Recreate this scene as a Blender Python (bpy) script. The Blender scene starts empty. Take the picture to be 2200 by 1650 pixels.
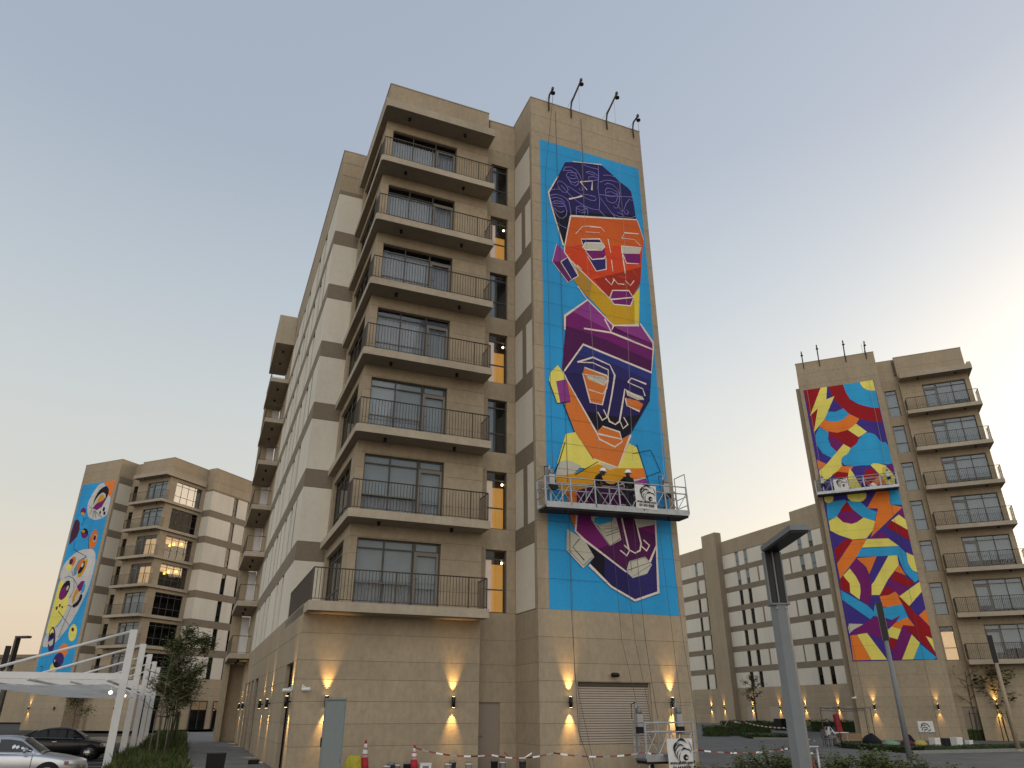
import bpy, bmesh, math, random
from mathutils import Vector, Matrix
R = math.radians
random.seed(7)
S = bpy.context.scene
COL = S.collection

# ------------------------------------------------------------------ camera
CZ = 1.85
cam_d = bpy.data.cameras.new('camera'); cam = bpy.data.objects.new('camera', cam_d); COL.objects.link(cam)
cam_d.sensor_fit = 'HORIZONTAL'; cam_d.sensor_width = 36.0; cam_d.lens = 36.0 * 1550.0 / 2200.0
cam_d.clip_start = 0.1; cam_d.clip_end = 3000
cam.location = (0, 0, CZ); cam.rotation_euler = (R(90 + 24.4), 0, 0)
S.camera = cam

# ------------------------------------------------------------------ sky and sun
SUN_AZ, SUN_EL = 60.0, 4.0          # the sun has gone down behind the buildings, to the right
W = bpy.data.worlds.new('World'); S.world = W; W.use_nodes = True
nt = W.node_tree; nt.nodes.clear()
out = nt.nodes.new('ShaderNodeOutputWorld'); bg = nt.nodes.new('ShaderNodeBackground')
sky = nt.nodes.new('ShaderNodeTexSky'); sky.sky_type = 'NISHITA'; sky.sun_disc = False
sky.sun_elevation = R(SUN_EL); sky.sun_rotation = R(SUN_AZ)
sky.altitude = 0; sky.air_density = 1.0; sky.dust_density = 6.0; sky.ozone_density = 1.2
hs = nt.nodes.new('ShaderNodeHueSaturation'); hs.inputs['Saturation'].default_value = 0.75
nt.links.new(sky.outputs[0], hs.inputs['Color'])
# pale evening haze, the same all round: cream at the horizon, grey blue overhead
tc = nt.nodes.new('ShaderNodeTexCoord'); sx = nt.nodes.new('ShaderNodeSeparateXYZ')
nt.links.new(tc.outputs['Generated'], sx.inputs[0])
rp = nt.nodes.new('ShaderNodeValToRGB'); rp.color_ramp.interpolation = 'LINEAR'
el = rp.color_ramp.elements
el[0].position = 0.0; el[0].color = (0.74, 0.58, 0.43, 1)
el[1].position = 1.0; el[1].color = (0.28, 0.325, 0.40, 1)
for p, c in ((0.106, (0.68, 0.56, 0.43)), (0.24, (0.54, 0.51, 0.455)), (0.37, (0.48, 0.49, 0.475)), (0.50, (0.39, 0.425, 0.455)), (0.65, (0.305, 0.34, 0.405))):
    e = el.new(p); e.color = (*c, 1)
nt.links.new(sx.outputs['Z'], rp.inputs[0])
mx = nt.nodes.new('ShaderNodeMix'); mx.data_type = 'RGBA'; mx.blend_type = 'ADD'; mx.inputs[0].default_value = 1.0
sc = nt.nodes.new('ShaderNodeVectorMath'); sc.operation = 'SCALE'; sc.inputs['Scale'].default_value = 0.20
nt.links.new(hs.outputs[0], sc.inputs[0])
nt.links.new(sc.outputs[0], mx.inputs[6]); nt.links.new(rp.outputs[0], mx.inputs[7])
nt.links.new(mx.outputs[2], bg.inputs['Color']); bg.inputs['Strength'].default_value = 1.0
nt.links.new(bg.outputs[0], out.inputs['Surface'])
# added fill lamp from behind the camera, no real source there, to lift the facades: wide, so almost no shadow edges
sd = bpy.data.lights.new('sun', 'SUN'); sd.energy = 0.85; sd.angle = R(70); sd.color = (1, 0.955, 0.89)
sun = bpy.data.objects.new('sun', sd); COL.objects.link(sun)
sun.rotation_euler = Vector((-0.06, -0.87, 0.49)).to_track_quat('Z', 'Y').to_euler(); sun.location = (0, 0, 60)
S.view_settings.view_transform = 'Standard'; S.view_settings.look = 'None'
S.view_settings.exposure = 0.0; S.view_settings.gamma = 1.0; S.view_settings.use_curve_mapping = False
S.render.engine = 'CYCLES'
S.cycles.use_denoising = True; S.cycles.max_bounces = 6; S.cycles.transparent_max_bounces = 12
S.cycles.sample_clamp_indirect = 4.0

# ------------------------------------------------------------------ materials
MATS = {}
def mat(name, col, rough=0.8, var=0.0, scale=3.0, metal=0.0, bump=0.0, bscale=60.0, emit=None, estr=0.0, spec=0.3, stretch=None, coat=0.0, wear=0.0):
    m = bpy.data.materials.new(name); m.use_nodes = True; n = m.node_tree; b = n.nodes['Principled BSDF']
    b.inputs['Base Color'].default_value = (*col, 1); b.inputs['Roughness'].default_value = rough
    b.inputs['Metallic'].default_value = metal; b.inputs['Specular IOR Level'].default_value = spec
    if coat: b.inputs['Coat Weight'].default_value = coat; b.inputs['Coat Roughness'].default_value = 0.08
    if var or bump:
        g = n.nodes.new('ShaderNodeNewGeometry'); src = g.outputs['Position']
        if stretch:
            mp = n.nodes.new('ShaderNodeMapping'); mp.inputs['Scale'].default_value = stretch
            n.links.new(src, mp.inputs[0]); src = mp.outputs[0]
    if var:
        t = n.nodes.new('ShaderNodeTexNoise'); t.inputs['Scale'].default_value = scale; t.inputs['Detail'].default_value = 8
        t.inputs['Roughness'].default_value = 0.65
        n.links.new(src, t.inputs['Vector'])
        r = n.nodes.new('ShaderNodeValToRGB')
        r.color_ramp.elements[0].position = 0.3; r.color_ramp.elements[1].position = 0.72
        r.color_ramp.elements[0].color = (*[c * (1 - var) for c in col], 1); r.color_ramp.elements[1].color = (*[min(1, c * (1 + var)) for c in col], 1)
        n.links.new(t.outputs['Fac'], r.inputs[0]); n.links.new(r.outputs[0], b.inputs['Base Color'])
        if wear:      # rain streaks, dust and a slightly different tone from piece to piece
            last = r.outputs[0]
            for scl, (lo, hi), amt in (((1.3, 1.3, .14), (.45, .8), wear * .7), ((.35, .35, .22), (.35, .7), wear * .8)):
                mp2 = n.nodes.new('ShaderNodeMapping'); mp2.inputs['Scale'].default_value = scl; n.links.new(g.outputs['Position'], mp2.inputs[0])
                t3 = n.nodes.new('ShaderNodeTexNoise'); t3.inputs['Scale'].default_value = 1.0; t3.inputs['Detail'].default_value = 5; n.links.new(mp2.outputs[0], t3.inputs['Vector'])
                mr = n.nodes.new('ShaderNodeMapRange'); mr.inputs['From Min'].default_value = lo; mr.inputs['From Max'].default_value = hi; mr.inputs['To Min'].default_value = 1.0 + amt * .3; mr.inputs['To Max'].default_value = 1.0 - amt
                n.links.new(t3.outputs['Fac'], mr.inputs['Value'])
                vm = n.nodes.new('ShaderNodeVectorMath'); vm.operation = 'SCALE'; n.links.new(last, vm.inputs[0]); n.links.new(mr.outputs[0], vm.inputs['Scale']); last = vm.outputs[0]
            oi = n.nodes.new('ShaderNodeObjectInfo'); mr = n.nodes.new('ShaderNodeMapRange'); mr.inputs['To Min'].default_value = 1 - wear * .35; mr.inputs['To Max'].default_value = 1 + wear * .35; n.links.new(oi.outputs['Random'], mr.inputs['Value'])
            vm = n.nodes.new('ShaderNodeVectorMath'); vm.operation = 'SCALE'; n.links.new(last, vm.inputs[0]); n.links.new(mr.outputs[0], vm.inputs['Scale'])
            n.links.new(vm.outputs[0], b.inputs['Base Color'])
    if bump:
        t2 = n.nodes.new('ShaderNodeTexNoise'); t2.inputs['Scale'].default_value = bscale; t2.inputs['Detail'].default_value = 4
        n.links.new(src, t2.inputs['Vector'])
        bp = n.nodes.new('ShaderNodeBump'); bp.inputs['Strength'].default_value = bump; bp.inputs['Distance'].default_value = 0.02
        n.links.new(t2.outputs['Fac'], bp.inputs['Height']); n.links.new(bp.outputs[0], b.inputs['Normal'])
    if emit:
        b.inputs['Emission Color'].default_value = (*emit, 1); b.inputs['Emission Strength'].default_value = estr
    MATS[name] = m
    return m
def glass_mat(name, tint, refl=0.06, trans=0.9):
    m = bpy.data.materials.new(name); m.use_nodes = True; n = m.node_tree; n.nodes.clear()
    o = n.nodes.new('ShaderNodeOutputMaterial'); tr = n.nodes.new('ShaderNodeBsdfTransparent'); gl = n.nodes.new('ShaderNodeBsdfGlossy')
    tr.inputs[0].default_value = (*tint, 1); gl.inputs['Roughness'].default_value = 0.03; gl.inputs[0].default_value = (0.9, 0.95, 1, 1)
    lw = n.nodes.new('ShaderNodeLayerWeight'); lw.inputs['Blend'].default_value = 0.5
    pw = n.nodes.new('ShaderNodeMath'); pw.operation = 'POWER'; pw.inputs[1].default_value = 4.5; n.links.new(lw.outputs['Facing'], pw.inputs[0])
    ad = n.nodes.new('ShaderNodeMath'); ad.operation = 'MULTIPLY_ADD'; ad.inputs[1].default_value = 0.6; ad.inputs[2].default_value = refl; ad.use_clamp = True
    n.links.new(pw.outputs[0], ad.inputs[0])
    mi = n.nodes.new('ShaderNodeMixShader'); n.links.new(ad.outputs[0], mi.inputs[0])
    n.links.new(tr.outputs[0], mi.inputs[1]); n.links.new(gl.outputs[0], mi.inputs[2]); n.links.new(mi.outputs[0], o.inputs[0])
    MATS[name] = m
WALL = (0.385, 0.308, 0.212)
mat('wall', WALL, 0.9, 0.12, 6.0, bump=0.3, bscale=45, stretch=(1, 1, 0.6), wear=.13)
mat('band', (0.235, 0.19, 0.138), 0.9, 0.10, 6, bump=0.2, bscale=45, wear=.10)
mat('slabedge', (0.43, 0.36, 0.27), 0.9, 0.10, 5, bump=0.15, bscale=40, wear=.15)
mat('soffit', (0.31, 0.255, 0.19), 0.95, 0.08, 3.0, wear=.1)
mat('white', (0.70, 0.64, 0.535), 0.85, 0.05, 5, bump=0.15, bscale=50, wear=.09)
mat('groove', (0.10, 0.08, 0.06), 0.95); mat('joint', (0.21, 0.165, 0.115), 0.95)
mat('core', (0.16, 0.125, 0.09), 0.95)
mat('dark', (0.012, 0.011, 0.011), 0.6)
mat('black', (0.006, 0.006, 0.006), 0.45)
mat('frame', (0.085, 0.072, 0.06), 0.5)
mat('framelight', (0.19, 0.17, 0.15), 0.5)
mat('railmetal', (0.085, 0.07, 0.055), 0.5, metal=0.2)
mat('blind', (0.31, 0.325, 0.335), 0.9, 0.06, 2.0)
mat('curtain', (0.34, 0.34, 0.35), 0.95, 0.1, 6.0)
mat('slat', (0.40, 0.33, 0.26), 0.55, 0.05, 4)
mat('doorpaint', (0.27, 0.215, 0.165), 0.6, 0.04, 3)
mat('amber', (0.45, 0.25, 0.07), 0.9, 0.15, 1.2, emit=(1.0, 0.46, 0.085), estr=0.45)  # room wall: the lamplight on it is put into the material as glow
mat('litcurtain', (0.6, 0.46, 0.36), 0.9, 0.1, 3, emit=(1.0, 0.68, 0.50), estr=0.28)  # curtain: the light on the cloth is put in as a weak glow
mat('warmroom', (0.5, 0.36, 0.22), 0.9, 0.2, 1.2, emit=(1.0, 0.60, 0.28), estr=0.62)  # lit interior: glow in the wall colour stands in for room lamps
mat('globe', (1, 0.9, 0.7), 0.5, emit=(1.0, 0.80, 0.45), estr=9.0)
mat('globedim', (1, 0.9, 0.7), 0.5, emit=(1.0, 0.85, 0.6), estr=2.5)
mat('pendant', (1, 0.7, 0.2), 0.5, emit=(1.0, 0.60, 0.09), estr=2.6)
mat('skyblind', (0.75, 0.74, 0.76), 0.9, 0.03, 2.0)
glass_mat('glass', (0.88, 0.90, 0.91), 0.035)
glass_mat('glassdark', (0.45, 0.47, 0.5), 0.03)
glass_mat('glassbright', (0.4, 0.4, 0.4), 0.24)
glass_mat('glassdim', (0.35, 0.35, 0.35), 0.012)
mat('galv', (0.42, 0.43, 0.44), 0.45, 0.15, 5, metal=0.6)
mat('alu', (0.40, 0.41, 0.43), 0.45, 0.1, 5, metal=0.4)
mat('polepaint', (0.20, 0.21, 0.215), 0.55, 0.06, 6, bump=0.1)
mat('poledark', (0.016, 0.014, 0.014), 0.4)
mat('whitesteel', (0.72, 0.70, 0.68), 0.5, 0.04, 5)
mat('fabric', (0.62, 0.60, 0.57), 0.9, 0.08, 3); MATS['fabric'].node_tree.nodes['Principled BSDF'].inputs['Transmission Weight'].default_value = 0.55; MATS['fabric'].node_tree.nodes['Principled BSDF'].inputs['IOR'].default_value = 1.02
mat('rubber', (0.012, 0.012, 0.013), 0.8)
mat('steelgrey', (0.20, 0.20, 0.21), 0.5, metal=0.5)
mat('rope', (0.10, 0.085, 0.07), 0.9)
mat('ropesteel', (0.30, 0.28, 0.26), 0.5, metal=0.5)
mat('paper', (0.72, 0.70, 0.67), 0.7, 0.05, 6)
mat('ink', (0.012, 0.012, 0.013), 0.8)
mat('lampbody', (0.008, 0.008, 0.008), 0.4)
mat('lampglow', (1, 0.8, 0.5), 0.5, emit=(1.0, 0.66, 0.25), estr=14.0)
mat('whiteplastic', (0.70, 0.70, 0.68), 0.4)
mat('conered', (0.42, 0.02, 0.03), 0.5, 0.1, 20)
mat('conewhite', (0.66, 0.65, 0.62), 0.5)
mat('yellowbag', (0.48, 0.42, 0.04), 0.6, 0.25, 14, bump=0.6, bscale=25)
mat('cabinet', (0.20, 0.225, 0.22), 0.5, 0.05, 8)
mat('taper', (0.26, 0.06, 0.05), 0.5); mat('tapew', (0.78, 0.76, 0.74), 0.45)
mat('skin', (0.06, 0.03, 0.02), 0.6); mat('cloth_black', (0.012, 0.012, 0.014), 0.9); mat('cloth_dark', (0.035, 0.035, 0.045), 0.9)
mat('cloth_white', (0.66, 0.66, 0.68), 0.85); mat('cloth_grey', (0.20, 0.19, 0.18), 0.9); mat('helmet', (0.80, 0.80, 0.78), 0.35)
mat('cloth_orange', (0.55, 0.22, 0.05), 0.8)
mat('carsilver', (0.50, 0.51, 0.53), 0.28, 0.03, 3, metal=0.75, coat=0.6)
mat('carblack', (0.004, 0.004, 0.005), 0.25, coat=0.35, spec=0.3)
mat('carglass', (0.008, 0.009, 0.010), 0.06, spec=0.5); mat('chrome', (0.6, 0.6, 0.6), 0.2, metal=1.0)
mat('headlamp', (0.65, 0.63, 0.60), 0.15, metal=0.3, coat=0.8); mat('indicator', (0.25, 0.07, 0.04), 0.25, coat=0.6)
mat('bark', (0.075, 0.058, 0.042), 0.95, 0.2, 12); mat('barkgrey', (0.16, 0.14, 0.12), 0.95, 0.2, 12)
for i, c in enumerate([(0.060, 0.092, 0.016), (0.095, 0.125, 0.020), (0.030, 0.050, 0.010), (0.125, 0.130, 0.026)]):
    mat('leaf%d' % i, c, 0.7, 0.3, 4)
mat('palmleaf', (0.022, 0.032, 0.012), 0.6, 0.3, 5); mat('fronddry', (0.10, 0.075, 0.04), 0.8)
mat('stone', (0.24, 0.23, 0.215), 0.9, 0.15, 4, bump=0.3, bscale=20); mat('soil', (0.05, 0.038, 0.026), 1.0, 0.3, 6)
mat('greenglass', (0.02, 0.05, 0.04), 0.2)
mat('plasticgreen', (0.20, 0.30, 0.20), 0.6); mat('maroon_cloth', (0.10, 0.012, 0.03), 0.85); mat('wood', (0.30, 0.19, 0.10), 0.7, 0.2, 6, stretch=(1, 8, 8))
mat('yellowcloth', (0.45, 0.36, 0.10), 0.85); mat('redmat', (0.30, 0.012, 0.02), 0.7)
# paints of the murals
def srgb(h):
    v = [int(h[i:i + 2], 16) / 255 for i in (0, 2, 4)]
    return tuple(c / 12.92 if c <= 0.04045 else ((c + 0.055) / 1.055) ** 2.4 for c in v)
PAINT = dict(bgblue='2fa0dc', navy='281f5c', ink='110d20', lav='8f86cf', cream='efdccf', or1='d65f22', or2='d9451c', or3='a82c1a', orl='ea7440', yel='cf9f1c', brn='b98a2c',
    yl2='ead04a', mag='963c8e', mag2='7a1a6b', pur='741a6c', pur2='6c2465', pur3='53124f', navy2='2d2768', blu2='2c3780', orn='e07a31', orn2='ee7f2c', lem='efe06a', gold='d79818',
    pap='c9c4b3', pap2='cfcac6', sky='32a2d6', blk='151317', jnt='1d2a33', red='9e0f1a', violet='44318a', vio='43276a', maroon='4c1f3c', slate='6c8ea6')
for k, h in PAINT.items():
    mat('paint_' + k, srgb(h), 0.75, 0.13, 22.0, bump=0.35, bscale=45, wear=.16)

# ------------------------------------------------------------------ mesh helpers
def new_obj(name, me, parent=None, loc=(0, 0, 0), rot=(0, 0, 0), scale=None):
    o = bpy.data.objects.new(name, me); COL.objects.link(o)
    o.location = loc; o.rotation_euler = rot
    if scale: o.scale = scale
    if parent: o.parent = parent
    return o
def tag(o, label, cat, group=None):
    o['label'] = label; o['category'] = cat
    if group: o['group'] = group
    return o
def empty(name, loc, rz=0.0, label=None, cat=None, group=None):
    o = new_obj(name, None, None, loc, (0, 0, rz))
    if label: tag(o, label, cat, group)
    return o
CUBE_V = [(x, y, z) for z in (-.5, .5) for y in (-.5, .5) for x in (-.5, .5)]
CUBE_F = [(0, 2, 3, 1), (4, 5, 7, 6), (0, 1, 5, 4), (2, 6, 7, 3), (0, 4, 6, 2), (1, 3, 7, 5)]
CUBES = {}
def cube(mt):
    if mt not in CUBES:
        me = bpy.data.meshes.new('block_' + mt); me.from_pydata(CUBE_V, [], CUBE_F); me.materials.append(MATS[mt]); CUBES[mt] = me
    return CUBES[mt]
def bx(parent, name, mt, x0, x1, y0, y1, z0, z1, rot=(0, 0, 0)):
    "one box-shaped piece, sharing its mesh with every other box of the same material"
    return new_obj(name, cube(mt), parent, ((x0 + x1) / 2, (y0 + y1) / 2, (z0 + z1) / 2), rot, (abs(x1 - x0), abs(y1 - y0), abs(z1 - z0)))
class MB:
    def __init__(s): s.v = []; s.f = []; s.m = []; s.mats = []; s.smooth = []
    def mi(s, m):
        if m not in s.mats: s.mats.append(m)
        return s.mats.index(m)
    def add(s, vs, fs, m, smooth=False):
        o = len(s.v); s.v += [tuple(v) for v in vs]; i = s.mi(m)
        for f in fs: s.f.append(tuple(o + k for k in f)); s.m.append(i); s.smooth.append(smooth)
    def box(s, x0, x1, y0, y1, z0, z1, m):
        s.add([((x0, x1)[x], (y0, y1)[y], (z0, z1)[z]) for z in (0, 1) for y in (0, 1) for x in (0, 1)], CUBE_F, m)
    def tube(s, pts, r, m, n=6, caps=True):
        pts = [Vector(p) for p in pts]; rs = r if isinstance(r, (list, tuple)) else [r] * len(pts)
        vs = []; up = Vector((0, 0, 1))
        for i, p in enumerate(pts):
            t = (pts[min(i + 1, len(pts) - 1)] - pts[max(i - 1, 0)]).normalized()
            a = t.cross(up)
            if a.length < 1e-3: a = t.cross(Vector((1, 0, 0)))
            a.normalize(); b = t.cross(a)
            for k in range(n):
                an = 2 * math.pi * k / n; vs.append(p + (a * math.cos(an) + b * math.sin(an)) * rs[i])
        fs = []
        for i in range(len(pts) - 1):
            for k in range(n): fs.append((i * n + k, i * n + (k + 1) % n, (i + 1) * n + (k + 1) % n, (i + 1) * n + k))
        if caps: fs += [tuple(range(n))[::-1], tuple((len(pts) - 1) * n + k for k in range(n))]
        s.add(vs, fs, m, n > 5)
    def lathe(s, prof, m, n=16, c=(0, 0, 0), axis='z'):
        vs = []
        for r, z in prof:
            for k in range(n):
                a = 2 * math.pi * k / n; p = (r * math.cos(a), r * math.sin(a), z)
                if axis == 'y': p = (p[0], p[2], p[1])
                if axis == 'x': p = (p[2], p[0], p[1])
                vs.append((p[0] + c[0], p[1] + c[1], p[2] + c[2]))
        fs = []
        for i in range(len(prof) - 1):
            for k in range(n): fs.append((i * n + k, i * n + (k + 1) % n, (i + 1) * n + (k + 1) % n, (i + 1) * n + k))
        fs += [tuple(range(n))[::-1], tuple((len(prof) - 1) * n + k for k in range(n))]
        s.add(vs, fs, m, True)
    def mesh(s, name):
        me = bpy.data.meshes.new(name); me.from_pydata(s.v, [], s.f)
        for m in s.mats: me.materials.append(MATS[m])
        me.polygons.foreach_set('material_index', s.m); me.polygons.foreach_set('use_smooth', s.smooth); me.update()
        return me
    def build(s, name, parent=None, loc=(0, 0, 0), rot=(0, 0, 0)):
        return new_obj(name, s.mesh(name), parent, loc, rot)
def copy_tree(o, parent=None):
    c = o.copy(); COL.objects.link(c); c.parent = parent
    for ch in o.children: copy_tree(ch, c)
    return c

# ------------------------------------------------------------------ the ground
def sheet(name, pts, z, mt, kind='structure'):
    me = bpy.data.meshes.new(name); me.from_pydata([(x, y, z) for x, y in pts], [], [tuple(range(len(pts)))]); me.materials.append(MATS[mt])
    o = new_obj(name, me); o['kind'] = kind
    return o
def paver_mat(name, c1, c2, mortar, sx, sy, rot):
    m = bpy.data.materials.new(name); m.use_nodes = True; n = m.node_tree; b = n.nodes['Principled BSDF']; b.inputs['Roughness'].default_value = 0.85
    g = n.nodes.new('ShaderNodeNewGeometry'); mp = n.nodes.new('ShaderNodeMapping'); mp.inputs['Rotation'].default_value = (0, 0, rot)
    n.links.new(g.outputs['Position'], mp.inputs[0]); t = n.nodes.new('ShaderNodeTexBrick'); n.links.new(mp.outputs[0], t.inputs['Vector'])
    t.inputs['Color1'].default_value = (*c1, 1); t.inputs['Color2'].default_value = (*c2, 1); t.inputs['Mortar'].default_value = (*mortar, 1)
    t.inputs['Scale'].default_value = 1; t.inputs['Brick Width'].default_value = sx; t.inputs['Row Height'].default_value = sy; t.inputs['Mortar Size'].default_value = 0.012
    no = n.nodes.new('ShaderNodeTexNoise'); no.inputs['Scale'].default_value = 0.6; no.inputs['Detail'].default_value = 8; n.links.new(g.outputs['Position'], no.inputs['Vector'])
    mi = n.nodes.new('ShaderNodeMix'); mi.data_type = 'RGBA'; mi.blend_type = 'OVERLAY'; mi.inputs[0].default_value = 0.6
    n.links.new(t.outputs['Color'], mi.inputs[6]); n.links.new(no.outputs['Fac'], mi.inputs[7]); n.links.new(mi.outputs[2], b.inputs['Base Color'])
    bp = n.nodes.new('ShaderNodeBump'); bp.inputs['Strength'].default_value = 0.4; bp.inputs['Distance'].default_value = 0.01
    n.links.new(t.outputs['Fac'], bp.inputs['Height']); bp.invert = True; n.links.new(bp.outputs[0], b.inputs['Normal'])
    MATS[name] = m
paver_mat('paving', (0.105, 0.103, 0.10), (0.14, 0.136, 0.13), (0.05, 0.048, 0.046), 0.4, 0.2, R(22))
paver_mat('walkpave', (0.15, 0.148, 0.145), (0.19, 0.184, 0.176), (0.07, 0.068, 0.065), 0.6, 0.3, R(22))
mat('asphalt', (0.052, 0.050, 0.048), 0.92, 0.25, 5, bump=0.4, bscale=60)
mat('sand', (0.20, 0.16, 0.11), 1.0, 0.2, 0.8)
mat('kerb', (0.26, 0.25, 0.235), 0.9, 0.12, 3)
TH = R(67.7); AX = Vector((math.sin(TH), math.cos(TH), 0)); BXV = Vector((-math.cos(TH), math.sin(TH), 0))
OM = Vector((0.93, 26.77, 0)); ROTM = R(22.3)
def wl(a, b, z=0): return OM + AX * a + BXV * b + Vector((0, 0, z))
def w2(a, b): p = wl(a, b); return (p.x, p.y)
def slab(name, a0, a1, b0, b1, z0, z1, mt):
    mb = MB(); mb.box(a0, a1, b0, b1, z0, z1, mt); o = mb.build(name, None, OM, (0, 0, ROTM)); o['kind'] = 'structure'; return o
sheet('ground', [(-900, -300), (900, -300), (900, 1500), (-900, 1500)], -0.32, 'sand')
slab('plaza', -7.95, 150, -45, 150, -.34, 0.0, 'paving')
slab('walkway', -10.6, -7.954, -45, 60, -.34, 0.0, 'walkpave')
slab('planting_strip', -13.2, -10.7, -45, 60, -.34, -.04, 'soil')
slab('parking', -90, -13.34, -45, 42, -.36, -.3, 'asphalt')
slab('access_road', -90, -10.6, 60.1, 150, -.36, -.25, 'asphalt')
for k0, k1 in ((-13.34, -13.2), (-10.7, -10.6)): slab('kerb', k0, k1, -45, 60, -.34, .06, 'kerb')
for i in range(17):     # bay lines of the car park
    slab('bay_line', -18.6, -13.7, -18 + i * 2.7, -17.9 + i * 2.7, -.299, -.296, 'tapew')

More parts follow.
